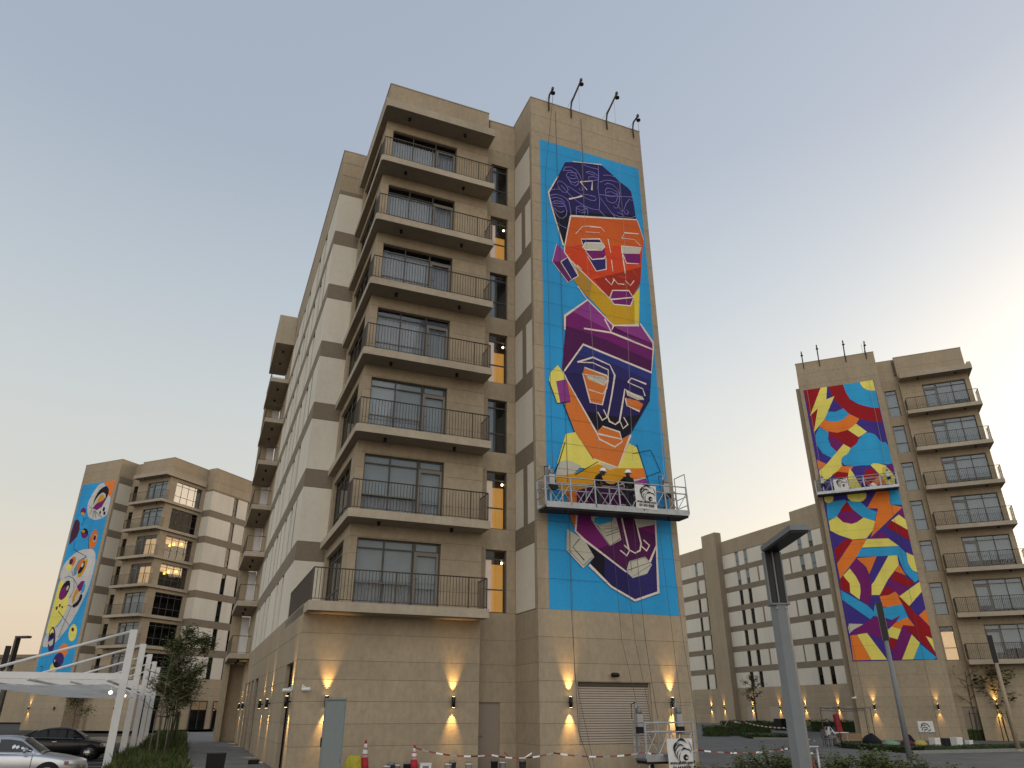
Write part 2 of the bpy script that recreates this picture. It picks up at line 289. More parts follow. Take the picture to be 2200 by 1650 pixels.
# mural outlines, centimetres on the wall (kind, paint, line width in mm, points)
M_MAIN = """
P navy 0 177,2611 217,2627 302,2646 381,2661 437,2624 479,2589 524,2566 541,2549 551,2475 558,2377 195,2296 158,2115 152,2114 125,2218 97,2321 83,2398 136,2511
P ink 0 103,2306 195,2320 556,2404 558,2377 195,2296 158,2115 152,2114 125,2218
L lav 30 166,2557 176,2581 209,2593 237,2584 256,2557 265,2521
L lav 30 166,2557 208,2571 233,2557 248,2522 243,2499 230,2484 208,2488 181,2533 188,2550 214,2562 240,2563
L lav 30 189,2528 204,2542 226,2546 244,2539 225,2526 203,2522 189,2528
L lav 30 193,2515 205,2501 224,2502 244,2517
L lav 30 249,2476 259,2490 268,2482 264,2467 252,2466 249,2476
L lav 30 291,2587 306,2598 332,2599 355,2586
L lav 30 291,2587 312,2583 338,2584
L lav 30 302,2547 304,2562 331,2573 357,2572
L lav 30 304,2544 323,2546 353,2560
L lav 30 362,2651 360,2584 352,2508 356,2463 357,2420 351,2378 314,2372 273,2377 227,2398 190,2426 151,2463
L lav 30 351,2378 387,2345
L lav 30 136,2483 154,2487 179,2472 189,2447 177,2427 156,2426 135,2451 132,2478
L lav 30 185,2470 219,2456 254,2442 279,2428 304,2422 330,2426 340,2440 331,2452 292,2450 263,2445
L lav 30 90,2384 121,2401 155,2401 179,2391 191,2370 196,2337 198,2300
L lav 30 95,2369 120,2383 151,2382 169,2364
L lav 30 101,2346 120,2362 148,2367 169,2353 177,2318 173,2293 154,2270 132,2271 109,2308 101,2336
L lav 30 104,2341 132,2352 163,2355 169,2346 137,2333 110,2332
L lav 30 112,2319 127,2303 149,2303 164,2318
L lav 30 226,2312 228,2357 247,2370 273,2370 288,2361 288,2330
L lav 30 231,2351 256,2346 285,2367
L lav 30 237,2335 255,2331 278,2344
L lav 30 364,2549 397,2572 431,2581 478,2581 477,2526 470,2472 461,2434 476,2406 489,2414
L lav 30 392,2543 409,2557 436,2557 465,2536 473,2506
L lav 30 394,2471 393,2510 404,2526 431,2529 457,2519 463,2492 449,2455 428,2440 402,2445 392,2467
L lav 30 399,2498 426,2510 459,2502
L lav 30 398,2476 428,2479 459,2494
L lav 30 358,2471 431,2486 548,2514
L lav 30 361,2453 394,2410 439,2356
L lav 30 434,2426 445,2440 460,2437 455,2419 440,2415 434,2426
L lav 30 493,2411 504,2425 516,2414 510,2398 495,2396 493,2411
L lav 30 489,2414 506,2462 526,2493 546,2492
L lav 30 428,2381 452,2394 478,2389 497,2378 466,2370 434,2372 428,2381
L lav 30 497,2377 530,2383 559,2402
L lav 30 385,2599 426,2611 453,2610
L lav 30 275,2630 317,2625 361,2628
L lav 30 97,2418 122,2431 143,2436
L lav 30 125,2239 143,2227 173,2219
L cream 50 255,2516 323,2543 317,2485
L cream 40 255,2516 291,2478
L cream 60 190,2393 234,2416 263,2434
P or1 0 195,2296 560,2379 590,2264 580,2216 572,2196 157,2101 158,2117
P or2 0 157,2109 289,2168 440,2193 578,2213 566,2126 558,2072 549,2011 500,1927 482,1955 395,1936 374,1890 189,2041 156,2082
P or3 0 301,1974 561,2104 549,2011 500,1927 482,1955 395,1936 374,1890
L orl 16 529,2104 542,2107 554,2107 567,2111 578,2109
L orl 16 189,2079 177,2075 167,2068 155,2064 145,2066
L orl 16 189,2051 197,2047 206,2043 210,2035 212,2026
L orl 16 225,2109 214,2109 203,2111 193,2111 183,2113
L orl 16 430,2142 420,2144 412,2150 403,2155 396,2160
L orl 16 331,1994 319,1990 308,1985 296,1979 285,1973
L orl 16 479,2024 467,2023 455,2023 443,2020 432,2020
L orl 16 403,2176 390,2172 378,2168 366,2164 354,2162
L orl 16 205,2114 200,2122 197,2131 197,2141 198,2151
L orl 16 512,2074 520,2068 524,2060 530,2053 539,2048
L orl 16 403,2096 402,2085 403,2075 399,2065 390,2055
L orl 16 410,2174 411,2185 417,2196 420,2207 419,2217
P yel 0 196,2043 376,1891 399,1863 485,1875 503,1916 500,1929 543,1987 522,1787 389,1755 196,1945 223,1972
P brn 0 196,2043 238,2011 291,1957 273,1860 196,1945 223,1972
P yl2 0 500,1929 543,1987 522,1787 500,1778 508,1906
P mag 0 118,2118 157,2086 172,2063 135,2027 185,1946 169,1924 93,2016
P pur2 0 96,2017 135,2027 185,1946 169,1924
P navy2 0 135,2025 172,2059 222,1972 196,1950 185,1948
P navy 0 245,2178 343,2204 361,2191 266,2166 251,2150 246,2152
P pap 0 266,2164 361,2187 369,2170 351,2145 265,2124 250,2134
P mag2 0 264,2118 368,2158 370,2118 361,2103 297,2080
P navy2 0 274,2090 297,2077 361,2100 371,2107 371,2045 318,2022
P pap 0 458,2197 574,2218 559,2180 472,2157 457,2160
P mag2 0 472,2158 561,2176 559,2128 482,2106 468,2152
P mag2 0 395,1936 482,1955 498,1927 386,1888
P pur 0 384,1884 503,1920 498,1904 481,1876 403,1862
L cream 70 195,2296 560,2379
L cream 45 195,2296 158,2117 156,2082 189,2041 376,1891 399,1863 485,1875 503,1916
L cream 50 135,2025 172,2059 222,1972 196,1950
L cream 30 135,2025 185,1948
L cream 25 118,2118 93,2016 169,1924 196,1950
L cream 45 251,2150 245,2178 343,2206 369,2170 351,2145 265,2124 250,2134 266,2164 361,2187
L cream 45 264,2118 297,2079 361,2101 370,2118
L cream 40 274,2090 316,2020 369,2044 371,2107
L cream 30 460,2198 574,2218
L cream 45 460,2194 461,2158 482,2106 548,2119
L cream 30 389,2219 399,2142
L cream 30 400,2103 404,2041
L cream 45 464,2119 470,2046
L cream 30 462,2146 465,2112
L cream 40 360,1992 391,1964 409,2000
L cream 35 401,2002 426,1978 460,1984
L cream 35 467,2007 492,1984 515,2017
L cream 45 376,1891 395,1936 482,1955 500,1927
L cream 50 383,1885 504,1924
L cream 25 217,2200 256,2253 290,2264
L cream 50 293,2263 356,2274
L cream 20 269,2225 345,2242
L cream 20 358,2271 374,2253
L cream 50 481,2279 563,2295
L cream 20 465,2244 481,2273
L cream 25 465,2242 534,2255 567,2227
L cream 30 562,2375 590,2264
L cream 35 217,2029 241,2009
L cream 30 196,2041 223,1972
L cream 40 216,1916 259,1857
L cream 35 217,2627 302,2646 381,2661
L cream 50 136,2511 83,2398 97,2321 119,2237 152,2116
P pur3 0 262,1855 387,1751 521,1780 528,1790 589,1705 586,1668 569,1553 233,1626 132,1477 124,1490 147,1681 146,1748
P pur 0 147,1701 326,1676 580,1608 584,1668 589,1699 146,1745
P mag2 0 146,1748 191,1781 373,1719 587,1681 582,1644 303,1677 147,1707
P mag 0 262,1855 387,1751 373,1719 188,1778
P mag 0 393,1744 521,1780 528,1790 587,1708 588,1699 455,1726
P navy 0 230,1625 566,1551 552,1464 544,1418 430,1243 394,1217 382,1246 302,1258 272,1228 129,1474
P blu2 0 230,1625 566,1551 559,1508 389,1555 199,1571
P navy2 0 199,1571 389,1555 559,1508 551,1458 351,1508 140,1471
P ink 0 227,1313 272,1228 302,1258 382,1246 394,1217 430,1243 493,1340 395,1312
P orn 0 144,1444 272,1228 284,1199 355,1175 390,1200 394,1217 436,1241 365,1087 250,1110 174,1217 130,1329 159,1350
P orn 0 272,1228 302,1258 382,1244 392,1203 355,1175 284,1199
P lem 0 105,1503 129,1474 139,1443 95,1427 111,1334 97,1329 62,1424 71,1464
P mag 0 95,1427 144,1444 157,1347 111,1334
P orn 0 221,1485 231,1515 338,1495 343,1479 307,1355 251,1357
P pap 0 235,1485 327,1488 340,1477 318,1446 245,1462
P pap 0 428,1440 509,1426 514,1413 484,1405 432,1419
P orn 0 422,1406 484,1402 509,1390 488,1353 426,1371
L cream 70 144,1680 146,1748 262,1855 387,1751 521,1780
L cream 70 528,1790 589,1705 586,1668 566,1551 230,1625 132,1477
L cream 70 237,1705 373,1712 453,1696 592,1667
L cream 60 344,1775 373,1716 387,1751
L cream 55 198,1534 274,1571 356,1549 377,1504 356,1409 330,1307 337,1285 364,1275 385,1292 397,1339 423,1448 434,1439 514,1413
L cream 40 198,1534 272,1545 346,1524 343,1473
L cream 50 221,1485 231,1515 338,1495 343,1473 307,1355 251,1357 221,1485
L cream 40 230,1484 321,1447 343,1479
L cream 40 246,1415 313,1405 335,1439
L cream 50 440,1482 459,1505 533,1489
L cream 40 440,1482 513,1463 522,1431
L cream 50 422,1403 426,1371 488,1353
L cream 50 283,1319 312,1334 327,1302 303,1285 283,1319
L cream 50 388,1292 407,1314 425,1284 400,1262 388,1292
L cream 50 272,1228 302,1258 382,1244 392,1203 355,1175 284,1199 272,1228
L cream 50 275,1222 391,1213
L cream 50 129,1474 147,1439 272,1228
L cream 60 250,1110 365,1087 436,1241
L blk 30 62,1424 97,1329 157,1345
L blk 35 124,1334 169,1216 255,1106
L blk 35 544,1418 430,1237
P lem 0 174,1214 250,1110 365,1087 424,1200 460,1186 484,1099 323,1059 90,1071 131,1200
P pap 0 96,1079 138,1091 197,1074 162,1038 81,1016
P gold 0 78,1011 172,1042 270,1090 365,1085 484,1099 492,1062 414,1030 384,997 97,966
P pap 0 282,1099 365,1087 323,1072 292,1086
P orn2 0 487,1099 492,1062 414,1028 374,1006 412,1080
P gold 0 80,1023 295,1048 262,999 183,972 110,947 86,997
P orn 0 123,966 178,981 167,883 160,814 134,880
P pur3 0 171,971 293,1011 384,1022 488,1061 509,1026 526,936 524,913 167,879
P mag 0 416,1037 488,1061 506,1021 408,1006
P pap 0 343,1015 416,1039 491,1063 493,1057 415,1029 353,1009
P mag2 0 167,883 525,918 514,784 480,719 460,736 386,712 371,676 193,779 159,810
P pur3 0 340,895 421,903 436,843 519,828 514,784 480,719 460,736 386,712 371,676 253,750 358,793
P navy2 0 193,777 371,671 398,650 458,665 487,704 480,717 517,784 507,603 401,567 302,614 212,690 235,716
P ink 0 202,767 280,723 275,639 212,690 235,716
P navy 0 280,723 371,671 382,660 376,582 302,614 275,639
P pap 0 127,813 196,779 235,718 189,676 121,736
P pap 0 229,885 337,895 358,793 305,765 230,857
P sky 0 245,869 335,895 323,863 263,843 242,851
P pap 0 417,890 518,899 515,867 441,848
P pap 0 386,712 460,736 489,707 464,671 398,650 371,671
L cream 60 169,883 159,810 196,779 371,671
L cream 60 522,913 517,784 480,717
L cream 70 517,784 508,603 401,567 302,612 212,687
L cream 50 362,898 389,757 416,746 439,758 446,785 427,886
L cream 50 350,752 368,774 392,755 378,733 350,752
L cream 50 443,778 458,801 484,781 469,759 443,778
L cream 50 127,813 121,736 189,676
L blk 20 127,811 123,738 186,682 228,719
L blk 35 175,782 145,748 192,702
L blk 20 230,857 291,813 346,835
L blk 20 290,802 353,827
L blk 20 253,840 305,767 353,797
L blk 20 378,678 480,714
L blk 20 393,710 395,673
L blk 15 383,708 457,732 484,706 398,655
L blk 15 282,829 348,839
L blk 30 438,1157 528,1184 566,1094 491,1062
L blk 30 460,1201 509,1026
L blk 40 127,1166 95,1070 70,1022 92,958
L blk 30 166,1033 273,1101
L jnt 7 45,627 597,627
L jnt 7 45,733 597,733
L jnt 7 45,840 597,840
L jnt 7 45,946 597,946
L jnt 7 45,1052 597,1052
L jnt 7 45,1159 597,1159
L jnt 7 45,1265 597,1265
L jnt 7 45,1371 597,1371
L jnt 7 45,1478 597,1478
L jnt 7 45,1584 597,1584
L jnt 7 45,1690 597,1690
L jnt 7 45,1797 597,1797
L jnt 7 45,1903 597,1903
L jnt 7 45,2009 597,2009
L jnt 7 45,2116 597,2116
L jnt 7 45,2222 597,2222
L jnt 7 45,2328 597,2328
L jnt 7 45,2435 597,2435
L jnt 7 45,2541 597,2541
L jnt 7 45,2647 597,2647
"""
M_RIGHT = """
P red 0 -593,2710 -458,2710 -577,2469 -510,2528 -576,2318
P red 0 -397,2710 -280,2710 -272,2638 -253,2569 -212,2525 -162,2496 -50,2458 -50,2331 -134,2355 -216,2388 -275,2442 -322,2494 -353,2552 -378,2615
P sky 0 -280,2710 -150,2710 -145,2662 -104,2626 -48,2614 -50,2458 -105,2471 -162,2496 -211,2529 -252,2573 -272,2638
P lem 0 -150,2710 -50,2710 -48,2614 -81,2620 -110,2631 -133,2652 -146,2679
P sky 0 -435,2487 -381,2475 -317,2497 -282,2443 -323,2405 -375,2388 -423,2392 -477,2424
P orn2 0 -478,2420 -423,2392 -375,2388 -323,2405 -282,2443 -213,2388 -244,2348 -283,2318 -342,2295 -398,2291 -477,2319 -526,2367
P lem 0 -244,2348 -177,2267 -245,2230 -314,2303
P sky 0 -527,2359 -462,2309 -476,2247 -466,2182 -427,2126 -476,2081 -537,2129 -572,2213 -565,2300
P red 0 -462,2309 -398,2291 -314,2303 -246,2226 -268,2178 -321,2146 -368,2188 -470,2278
P mag2 0 -466,2281 -361,2191 -427,2126 -466,2182
P lem 0 -458,2710 -407,2710 -431,2598 -364,2616 -474,2424 -576,2318 -510,2528 -582,2469
P lem 0 -368,2188 -321,2146 -349,2103 -395,2071 -413,2027 -408,1999 -501,1930 -593,1873 -588,1987 -525,2033 -476,2081
P orn2 0 -590,2081 -525,2037 -591,1991
P orn2 0 -414,2004 -329,1989 -371,1941 -455,1963
P red 0 -455,1963 -374,1942 -386,1894 -447,1893 -500,1938
P lem 0 -203,1985 -173,2004 -101,1972 -64,1907 -50,1869 -61,1811 -117,1818 -148,1895
P red 0 -249,1953 -201,1962 -154,1896 -254,1818 -278,1866
P orn2 0 -154,1896 -117,1818 -254,1818
P lem 0 -360,1982 -339,1933 -314,1848 -295,1808 -393,1819 -382,1916
P mag2 0 -97,1971 -45,1964 -45,1912 -66,1915
P sky 0 -240,2222 -215,2244 -199,2254 -173,2259 -155,2255 -126,2237 -113,2218 -100,2182 -86,2166 -58,2158 -47,2130 -45,2056 -45,2019 -45,1981 -73,1975 -153,1994 -185,1998 -199,1988 -216,1986 -255,1991 -280,1992 -317,1990 -342,1993 -380,2005 -397,2017 -409,2042 -409,2056 -397,2076 -385,2086 -358,2099 -343,2112 -327,2138 -310,2153 -278,2172 -264,2185 -252,2207
P lem 0 -520,1745 -527,1728 -538,1716 -553,1709 -568,1711 -581,1720 -588,1735 -588,1752 -582,1769 -570,1782 -555,1788 -540,1786 -528,1777 -521,1762
P lem 0 -277,1742 -288,1720 -311,1703 -340,1696 -371,1699 -397,1712 -413,1733 -416,1757 -405,1780 -382,1797 -352,1804 -321,1801 -295,1787 -279,1766
P sky 0 -578,1708 -529,1722 -442,1727 -428,1711 -520,1599 -592,1573
P sky 0 -427,1716 -329,1696 -289,1641 -229,1607 -258,1541 -335,1571 -398,1642
P mag2 0 -433,1707 -390,1637 -335,1571 -383,1539 -426,1529 -482,1548 -525,1594
P red 0 -433,1707 -390,1637 -434,1627 -491,1643
P lem 0 -520,1599 -482,1548 -426,1529 -383,1539 -331,1571 -255,1536 -285,1466 -340,1408 -440,1408 -532,1452 -589,1494 -587,1568
P orn2 0 -186,1789 -114,1780 -126,1656 -45,1625 -307,1414 -255,1536 -216,1633 -293,1641
P sky 0 -114,1780 -65,1780 -45,1744 -45,1643 -126,1656
P mag2 0 -85,1574 -45,1620 -45,1534
P lem 0 -142,1530 -82,1570 -45,1529 -45,1449
P red 0 -142,1530 -45,1444 -45,1365 -187,1485
P mag2 0 -307,1414 -218,1451 -189,1395 -333,1403
P red 0 -585,1343 -497,1412 -436,1407 -586,1240
P orn2 0 -440,1403 -337,1403 -441,1264 -583,1112 -583,1231
P lem 0 -337,1403 -189,1395 -129,1333 -386,1340
P orn2 0 -437,1264 -294,1267 -371,1137 -381,1190
P orn2 0 -153,1191 -126,1112 -193,1151
P sky 0 -395,1332 -129,1333 -90,1273 -88,1186 -45,1115 -49,1073 -75,1058 -129,1138 -151,1260 -435,1273
P lem 0 -88,1281 -45,1252 -45,1128 -76,1151 -92,1204
P mag2 0 -445,1260 -400,1217 -371,1137 -367,1068 -386,967 -425,910 -464,954 -446,1056 -495,1189
P lem 0 -499,1189 -466,1126 -448,1064 -454,1013 -472,955 -527,1009 -523,1077 -553,1140
P red 0 -584,1107 -554,1136 -519,1077 -527,1009 -591,1038
P lem 0 -214,1265 -154,1265 -157,1191 -247,1095 -328,981 -383,984 -369,1059 -345,1084
P red 0 -193,1151 -75,1058 -133,1020 -230,1102
P mag2 0 -230,1102 -138,1016 -194,969 -274,1037
P red 0 -328,981 -273,1041 -226,1004 -270,977
P lem 0 -45,1061 -45,989 -148,892 -198,965
P orn2 0 -330,972 -270,977 -219,1000 -198,965 -191,907 -256,889 -325,897
P sky 0 -378,908 -326,888 -191,907 -171,815 -246,786 -317,814 -400,834
P sky 0 -592,1034 -425,910 -381,850 -424,810 -593,961
P pap 0 -576,786 -475,778 -552,742 -585,715 -587,760
P orn2 0 -583,702 -536,705 -470,528 -591,527
P lem 0 -534,705 -465,716 -366,527 -470,528
P orn2 0 -263,779 -173,815 -141,750 -214,761 -235,730 -295,752
P mag2 0 -586,709 -553,738 -380,831 -312,785 -215,833 -263,779 -318,753 -328,721 -390,676 -422,689 -464,714
P lem 0 -322,733 -292,752 -233,732 -271,664 -321,681
P red 0 -329,678 -269,664 -321,583 -332,622
P mag2 0 -212,753 -171,696 -271,525 -328,526 -311,594
P lem 0 -172,694 -132,636 -195,525 -269,525
P sky 0 -134,632 -45,533 -72,520 -193,525
P orn2 0 -98,824 -45,866 -45,746
P lem 0 -84,681 -45,660 -47,571
P red 0 -211,974 -146,891 -125,849 -45,742 -45,666 -85,685 -45,537 -212,755 -138,748
L jnt 6 -597,627 -45,627
L jnt 6 -597,733 -45,733
L jnt 6 -597,840 -45,840
L jnt 6 -597,946 -45,946
L jnt 6 -597,1052 -45,1052
L jnt 6 -597,1159 -45,1159
L jnt 6 -597,1265 -45,1265
L jnt 6 -597,1371 -45,1371
L jnt 6 -597,1478 -45,1478
L jnt 6 -597,1584 -45,1584
L jnt 6 -597,1690 -45,1690
L jnt 6 -597,1797 -45,1797
L jnt 6 -597,1903 -45,1903
L jnt 6 -597,2009 -45,2009
L jnt 6 -597,2116 -45,2116
L jnt 6 -597,2222 -45,2222
L jnt 6 -597,2328 -45,2328
L jnt 6 -597,2435 -45,2435
L jnt 6 -597,2541 -45,2541
L jnt 6 -597,2647 -45,2647
"""
M_LEFT = """
P orn2 0 -229,2710 -45,2709 -50,2497 -107,2529 -119,2614 -161,2650 -200,2658
P pap2 0 -227,2691 -206,2663 -179,2629 -121,2553 -91,2521 -60,2500 -48,2452 -46,2331 -61,2283 -109,2261 -146,2251 -211,2241 -258,2249 -337,2281 -373,2311 -402,2368 -415,2405 -425,2461 -418,2502 -390,2568 -367,2610 -324,2670 -294,2692 -249,2699
P ink 0 -162,2642 -131,2616 -118,2594 -109,2557 -113,2527 -133,2474 -153,2441 -193,2393 -230,2388 -303,2420 -329,2447 -332,2493 -324,2527 -299,2584 -279,2611 -243,2635 -219,2644 -184,2649
P pap 0 -199,2573 -166,2555 -152,2539 -144,2506 -151,2484 -177,2450 -203,2435 -254,2422 -282,2419 -314,2422 -323,2435 -316,2471 -306,2496 -281,2534 -260,2554 -223,2572
P mag2 0 -325,2393 -271,2448 -177,2476 -158,2512 -140,2457 -170,2392 -242,2362
P gold 0 -204,2549 -175,2527 -169,2510 -181,2480 -202,2465 -254,2452 -270,2459 -268,2490 -257,2512 -224,2545
P ink 0 -107,2357 -108,2345 -113,2337 -121,2334 -130,2336 -138,2343 -144,2354 -146,2367 -144,2378 -139,2387 -132,2390 -123,2388 -115,2381 -109,2370
P ink 0 -162,2322 -163,2312 -166,2305 -172,2302 -178,2304 -184,2309 -188,2319 -190,2329 -189,2339 -185,2346 -180,2349 -174,2348 -168,2342 -164,2333
P ink 0 -81,2306 -83,2297 -88,2290 -95,2287 -103,2289 -110,2295 -116,2305 -118,2315 -117,2325 -112,2332 -105,2334 -96,2332 -89,2326 -83,2317
P pur2 0 -423,2354 -431,2337 -447,2326 -468,2324 -490,2332 -508,2347 -520,2366 -521,2387 -513,2404 -497,2415 -476,2416 -454,2409 -436,2394 -425,2374
P gold 0 -437,2333 -441,2326 -452,2323 -466,2324 -480,2329 -493,2337 -502,2346 -504,2355 -499,2361 -489,2364 -475,2363 -460,2358 -447,2350 -439,2341
P maroon 0 -580,2268 -538,2282 -488,2244 -456,2151 -472,2064 -574,1970 -593,2112
P ink 0 -293,2088 -293,2062 -305,2043 -327,2035 -354,2039 -381,2054 -402,2078 -414,2106 -414,2131 -402,2150 -381,2158 -353,2154 -327,2139 -305,2115
P mag2 0 -301,2064 -301,2050 -311,2039 -329,2035 -352,2036 -375,2045 -393,2058 -403,2073 -403,2087 -393,2098 -375,2103 -352,2101 -330,2092 -311,2079
P gold 0 -355,2119 -355,2111 -361,2105 -370,2103 -383,2104 -395,2108 -405,2116 -411,2124 -411,2131 -405,2137 -395,2140 -383,2138 -370,2134 -361,2127
P orn 0 -112,1994 -119,1945 -138,1910 -165,1894 -194,1901 -221,1930 -239,1975 -245,2026 -238,2075 -218,2111 -191,2127 -162,2120 -135,2090 -117,2045
P pap 0 -132,2016 -134,1997 -142,1982 -154,1976 -167,1979 -179,1991 -188,2009 -192,2030 -190,2050 -182,2064 -171,2070 -157,2067 -145,2056 -136,2037
P maroon 0 -141,2019 -143,2006 -149,1996 -158,1992 -169,1994 -178,2003 -185,2015 -188,2030 -187,2044 -180,2054 -171,2058 -161,2055 -151,2047 -144,2034
P pap2 0 -207,1903 -162,1895 -135,1881 -100,1849 -82,1819 -63,1763 -57,1722 -59,1655 -59,1629 -57,1619 -60,1577 -70,1462 -88,1386 -129,1274 -162,1199 -220,1085 -267,1015 -350,919 -400,877 -470,847 -512,837 -568,836 -588,859 -589,927 -582,958 -559,982 -520,1005 -424,1052 -383,1098 -355,1194 -350,1261 -364,1368 -396,1433 -479,1521 -522,1556 -566,1572 -584,1594 -593,1645 -591,1681 -575,1740 -552,1777 -496,1829 -452,1857 -378,1891 -326,1902 -248,1905
P lem 0 -564,1572 -513,1555 -471,1523 -398,1445 -368,1393 -349,1315 -346,1267 -356,1199 -376,1153 -424,1079 -462,1041 -527,997 -557,982 -581,978 -588,1030 -586,1190 -584,1310 -582,1510
P orn 0 -393,1757 -403,1733 -421,1717 -441,1712 -461,1718 -477,1735 -485,1759 -483,1786 -473,1810 -456,1827 -435,1832 -415,1826 -399,1808 -392,1784
P lem 0 -423,1692 -430,1677 -446,1668 -467,1666 -488,1672 -507,1685 -518,1703 -520,1721 -512,1736 -496,1745 -476,1747 -454,1741 -436,1727 -425,1710
P maroon 0 -433,1765 -439,1751 -449,1741 -462,1738 -476,1742 -487,1752 -493,1767 -494,1783 -488,1797 -478,1806 -464,1809 -451,1805 -440,1795 -434,1780
P slate 0 -244,1821 -218,1805 -288,1775 -341,1694 -316,1622 -368,1597 -385,1676 -348,1772
P gold 0 -209,1792 -191,1773 -186,1748 -190,1689 -201,1652 -231,1600 -254,1583 -291,1585 -303,1593 -305,1614 -287,1656 -233,1762
P orn 0 -241,1786 -234,1764 -243,1743 -278,1703 -296,1681 -316,1653 -328,1658 -344,1701 -341,1728 -317,1764 -296,1780 -257,1790
P ink 0 -234,1763 -221,1715 -225,1684 -248,1640 -269,1626 -306,1628 -311,1644 -291,1689 -275,1719 -248,1764
P pap2 0 -244,1714 -249,1704 -257,1698 -265,1696 -273,1698 -278,1705 -280,1715 -278,1726 -273,1736 -265,1742 -257,1744 -250,1742 -244,1735 -243,1725
P ink 0 -386,1427 -406,1383 -436,1352 -470,1340 -500,1350 -521,1379 -529,1422 -522,1471 -502,1516 -471,1547 -438,1559 -407,1549 -386,1519 -378,1475
P mag2 0 -412,1399 -427,1369 -450,1349 -477,1343 -503,1351 -521,1372 -530,1403 -526,1436 -511,1466 -488,1486 -460,1492 -435,1484 -416,1463 -408,1432
P pap 0 -397,1467 -400,1456 -407,1448 -415,1445 -423,1447 -429,1454 -432,1465 -432,1477 -428,1488 -422,1496 -414,1499 -406,1497 -400,1490 -396,1479
P mag2 0 -269,1478 -207,1539 -152,1532 -171,1436 -206,1417
P sky 0 -162,1529 -133,1491 -126,1426 -156,1393 -179,1401
P gold 0 -244,1453 -215,1426 -215,1407 -242,1379 -249,1358 -244,1324 -248,1307 -267,1291 -278,1297 -290,1332 -292,1360 -285,1411 -277,1435 -259,1456
P pap 0 -219,1396 -177,1394 -202,1317 -243,1316
P ink 0 -141,1376 -135,1350 -141,1327 -165,1281 -186,1261 -224,1246 -244,1247 -266,1265 -257,1280 -208,1308 -188,1332 -180,1378 -170,1392 -150,1387
P maroon 0 -495,1251 -497,1243 -502,1237 -508,1234 -516,1236 -522,1241 -527,1249 -528,1258 -526,1267 -522,1273 -515,1276 -507,1274 -501,1269 -496,1261
P maroon 0 -455,1278 -457,1271 -461,1265 -467,1263 -474,1265 -481,1269 -485,1277 -486,1285 -484,1292 -480,1297 -473,1299 -467,1298 -460,1293 -456,1286
P maroon 0 -409,1257 -411,1253 -415,1250 -421,1249 -427,1250 -433,1253 -437,1258 -438,1264 -437,1268 -432,1272 -427,1273 -420,1271 -414,1268 -411,1263
P vio 0 -403,904 -396,843 -401,795 -419,770 -445,773 -475,802 -502,853 -522,915 -530,977 -524,1026 -507,1051 -480,1048 -450,1018 -422,966
P lem 0 -461,983 -462,965 -468,952 -479,945 -491,947 -504,957 -513,973 -518,992 -518,1010 -511,1023 -501,1030 -488,1028 -476,1018 -466,1002
P ink 0 -447,950 -451,936 -460,926 -472,922 -486,925 -498,934 -506,947 -509,962 -505,976 -496,986 -484,990 -470,987 -458,978 -450,965
P pap 0 -517,885 -437,924 -428,862 -463,841
P lem 0 -87,965 -90,927 -105,899 -129,885 -159,889 -186,910 -208,944 -218,985 -216,1024 -200,1053 -175,1066 -146,1062 -118,1040 -97,1006
P maroon 0 -142,1009 -141,999 -144,992 -152,988 -162,988 -173,993 -182,1001 -187,1011 -189,1020 -185,1028 -177,1032 -167,1031 -157,1027 -148,1019
P orn2 0 -160,765 -179,737 -209,718 -245,714 -279,724 -306,747 -319,779 -316,812 -297,841 -267,860 -230,865 -196,854 -169,831 -157,799
P lem 0 -257,601 -277,584 -304,575 -333,575 -359,585 -375,603 -380,625 -371,648 -352,665 -324,674 -295,674 -269,663 -253,645 -249,623
P vio 0 -192,673 -206,642 -234,620 -270,613 -306,622 -336,644 -354,677 -356,713 -341,745 -313,766 -278,773 -241,765 -211,741 -193,709
P ink 0 -247,649 -246,636 -255,625 -271,619 -292,619 -313,626 -330,637 -340,651 -340,665 -332,676 -315,682 -295,681 -274,675 -257,663
P pap2 0 -321,688 -321,683 -323,679 -327,677 -331,677 -335,680 -338,685 -340,691 -340,696 -338,701 -334,703 -330,702 -326,699 -322,694
L blk 60 -324,2389 -380,2418
L blk 60 -325,2378 -349,2324
L blk 60 -301,2368 -275,2276
L blk 60 -277,2358 -220,2263
L blk 60 -272,2358 -195,2298 -130,2269
L blk 60 -450,2300 -418,2252 -434,2194
L blk 60 -385,2294 -418,2252
L blk 60 -485,1999 -472,1918 -386,1879 -222,1816
L blk 60 -222,1905 -275,2076
L blk 60 -414,1671 -373,1598
L blk 60 -506,1591 -443,1609 -343,1569 -375,1539
L blk 60 -343,1569 -263,1492
L blk 60 -338,1554 -301,1451 -340,1353
L blk 60 -469,1217 -232,1053
L blk 60 -276,1265 -336,1058 -361,928
L blk 60 -339,1278 -271,1264
L blk 60 -247,623 -142,611
L blk 60 -540,636 -498,635 -509,582
L jnt 6 -597,627 -45,627
L jnt 6 -597,733 -45,733
L jnt 6 -597,840 -45,840
L jnt 6 -597,946 -45,946
L jnt 6 -597,1052 -45,1052
L jnt 6 -597,1159 -45,1159
L jnt 6 -597,1265 -45,1265
L jnt 6 -597,1371 -45,1371
L jnt 6 -597,1478 -45,1478
L jnt 6 -597,1584 -45,1584
L jnt 6 -597,1690 -45,1690
L jnt 6 -597,1797 -45,1797
L jnt 6 -597,1903 -45,1903
L jnt 6 -597,2009 -45,2009
L jnt 6 -597,2116 -45,2116
L jnt 6 -597,2222 -45,2222
L jnt 6 -597,2328 -45,2328
L jnt 6 -597,2435 -45,2435
L jnt 6 -597,2541 -45,2541
L jnt 6 -597,2647 -45,2647
"""

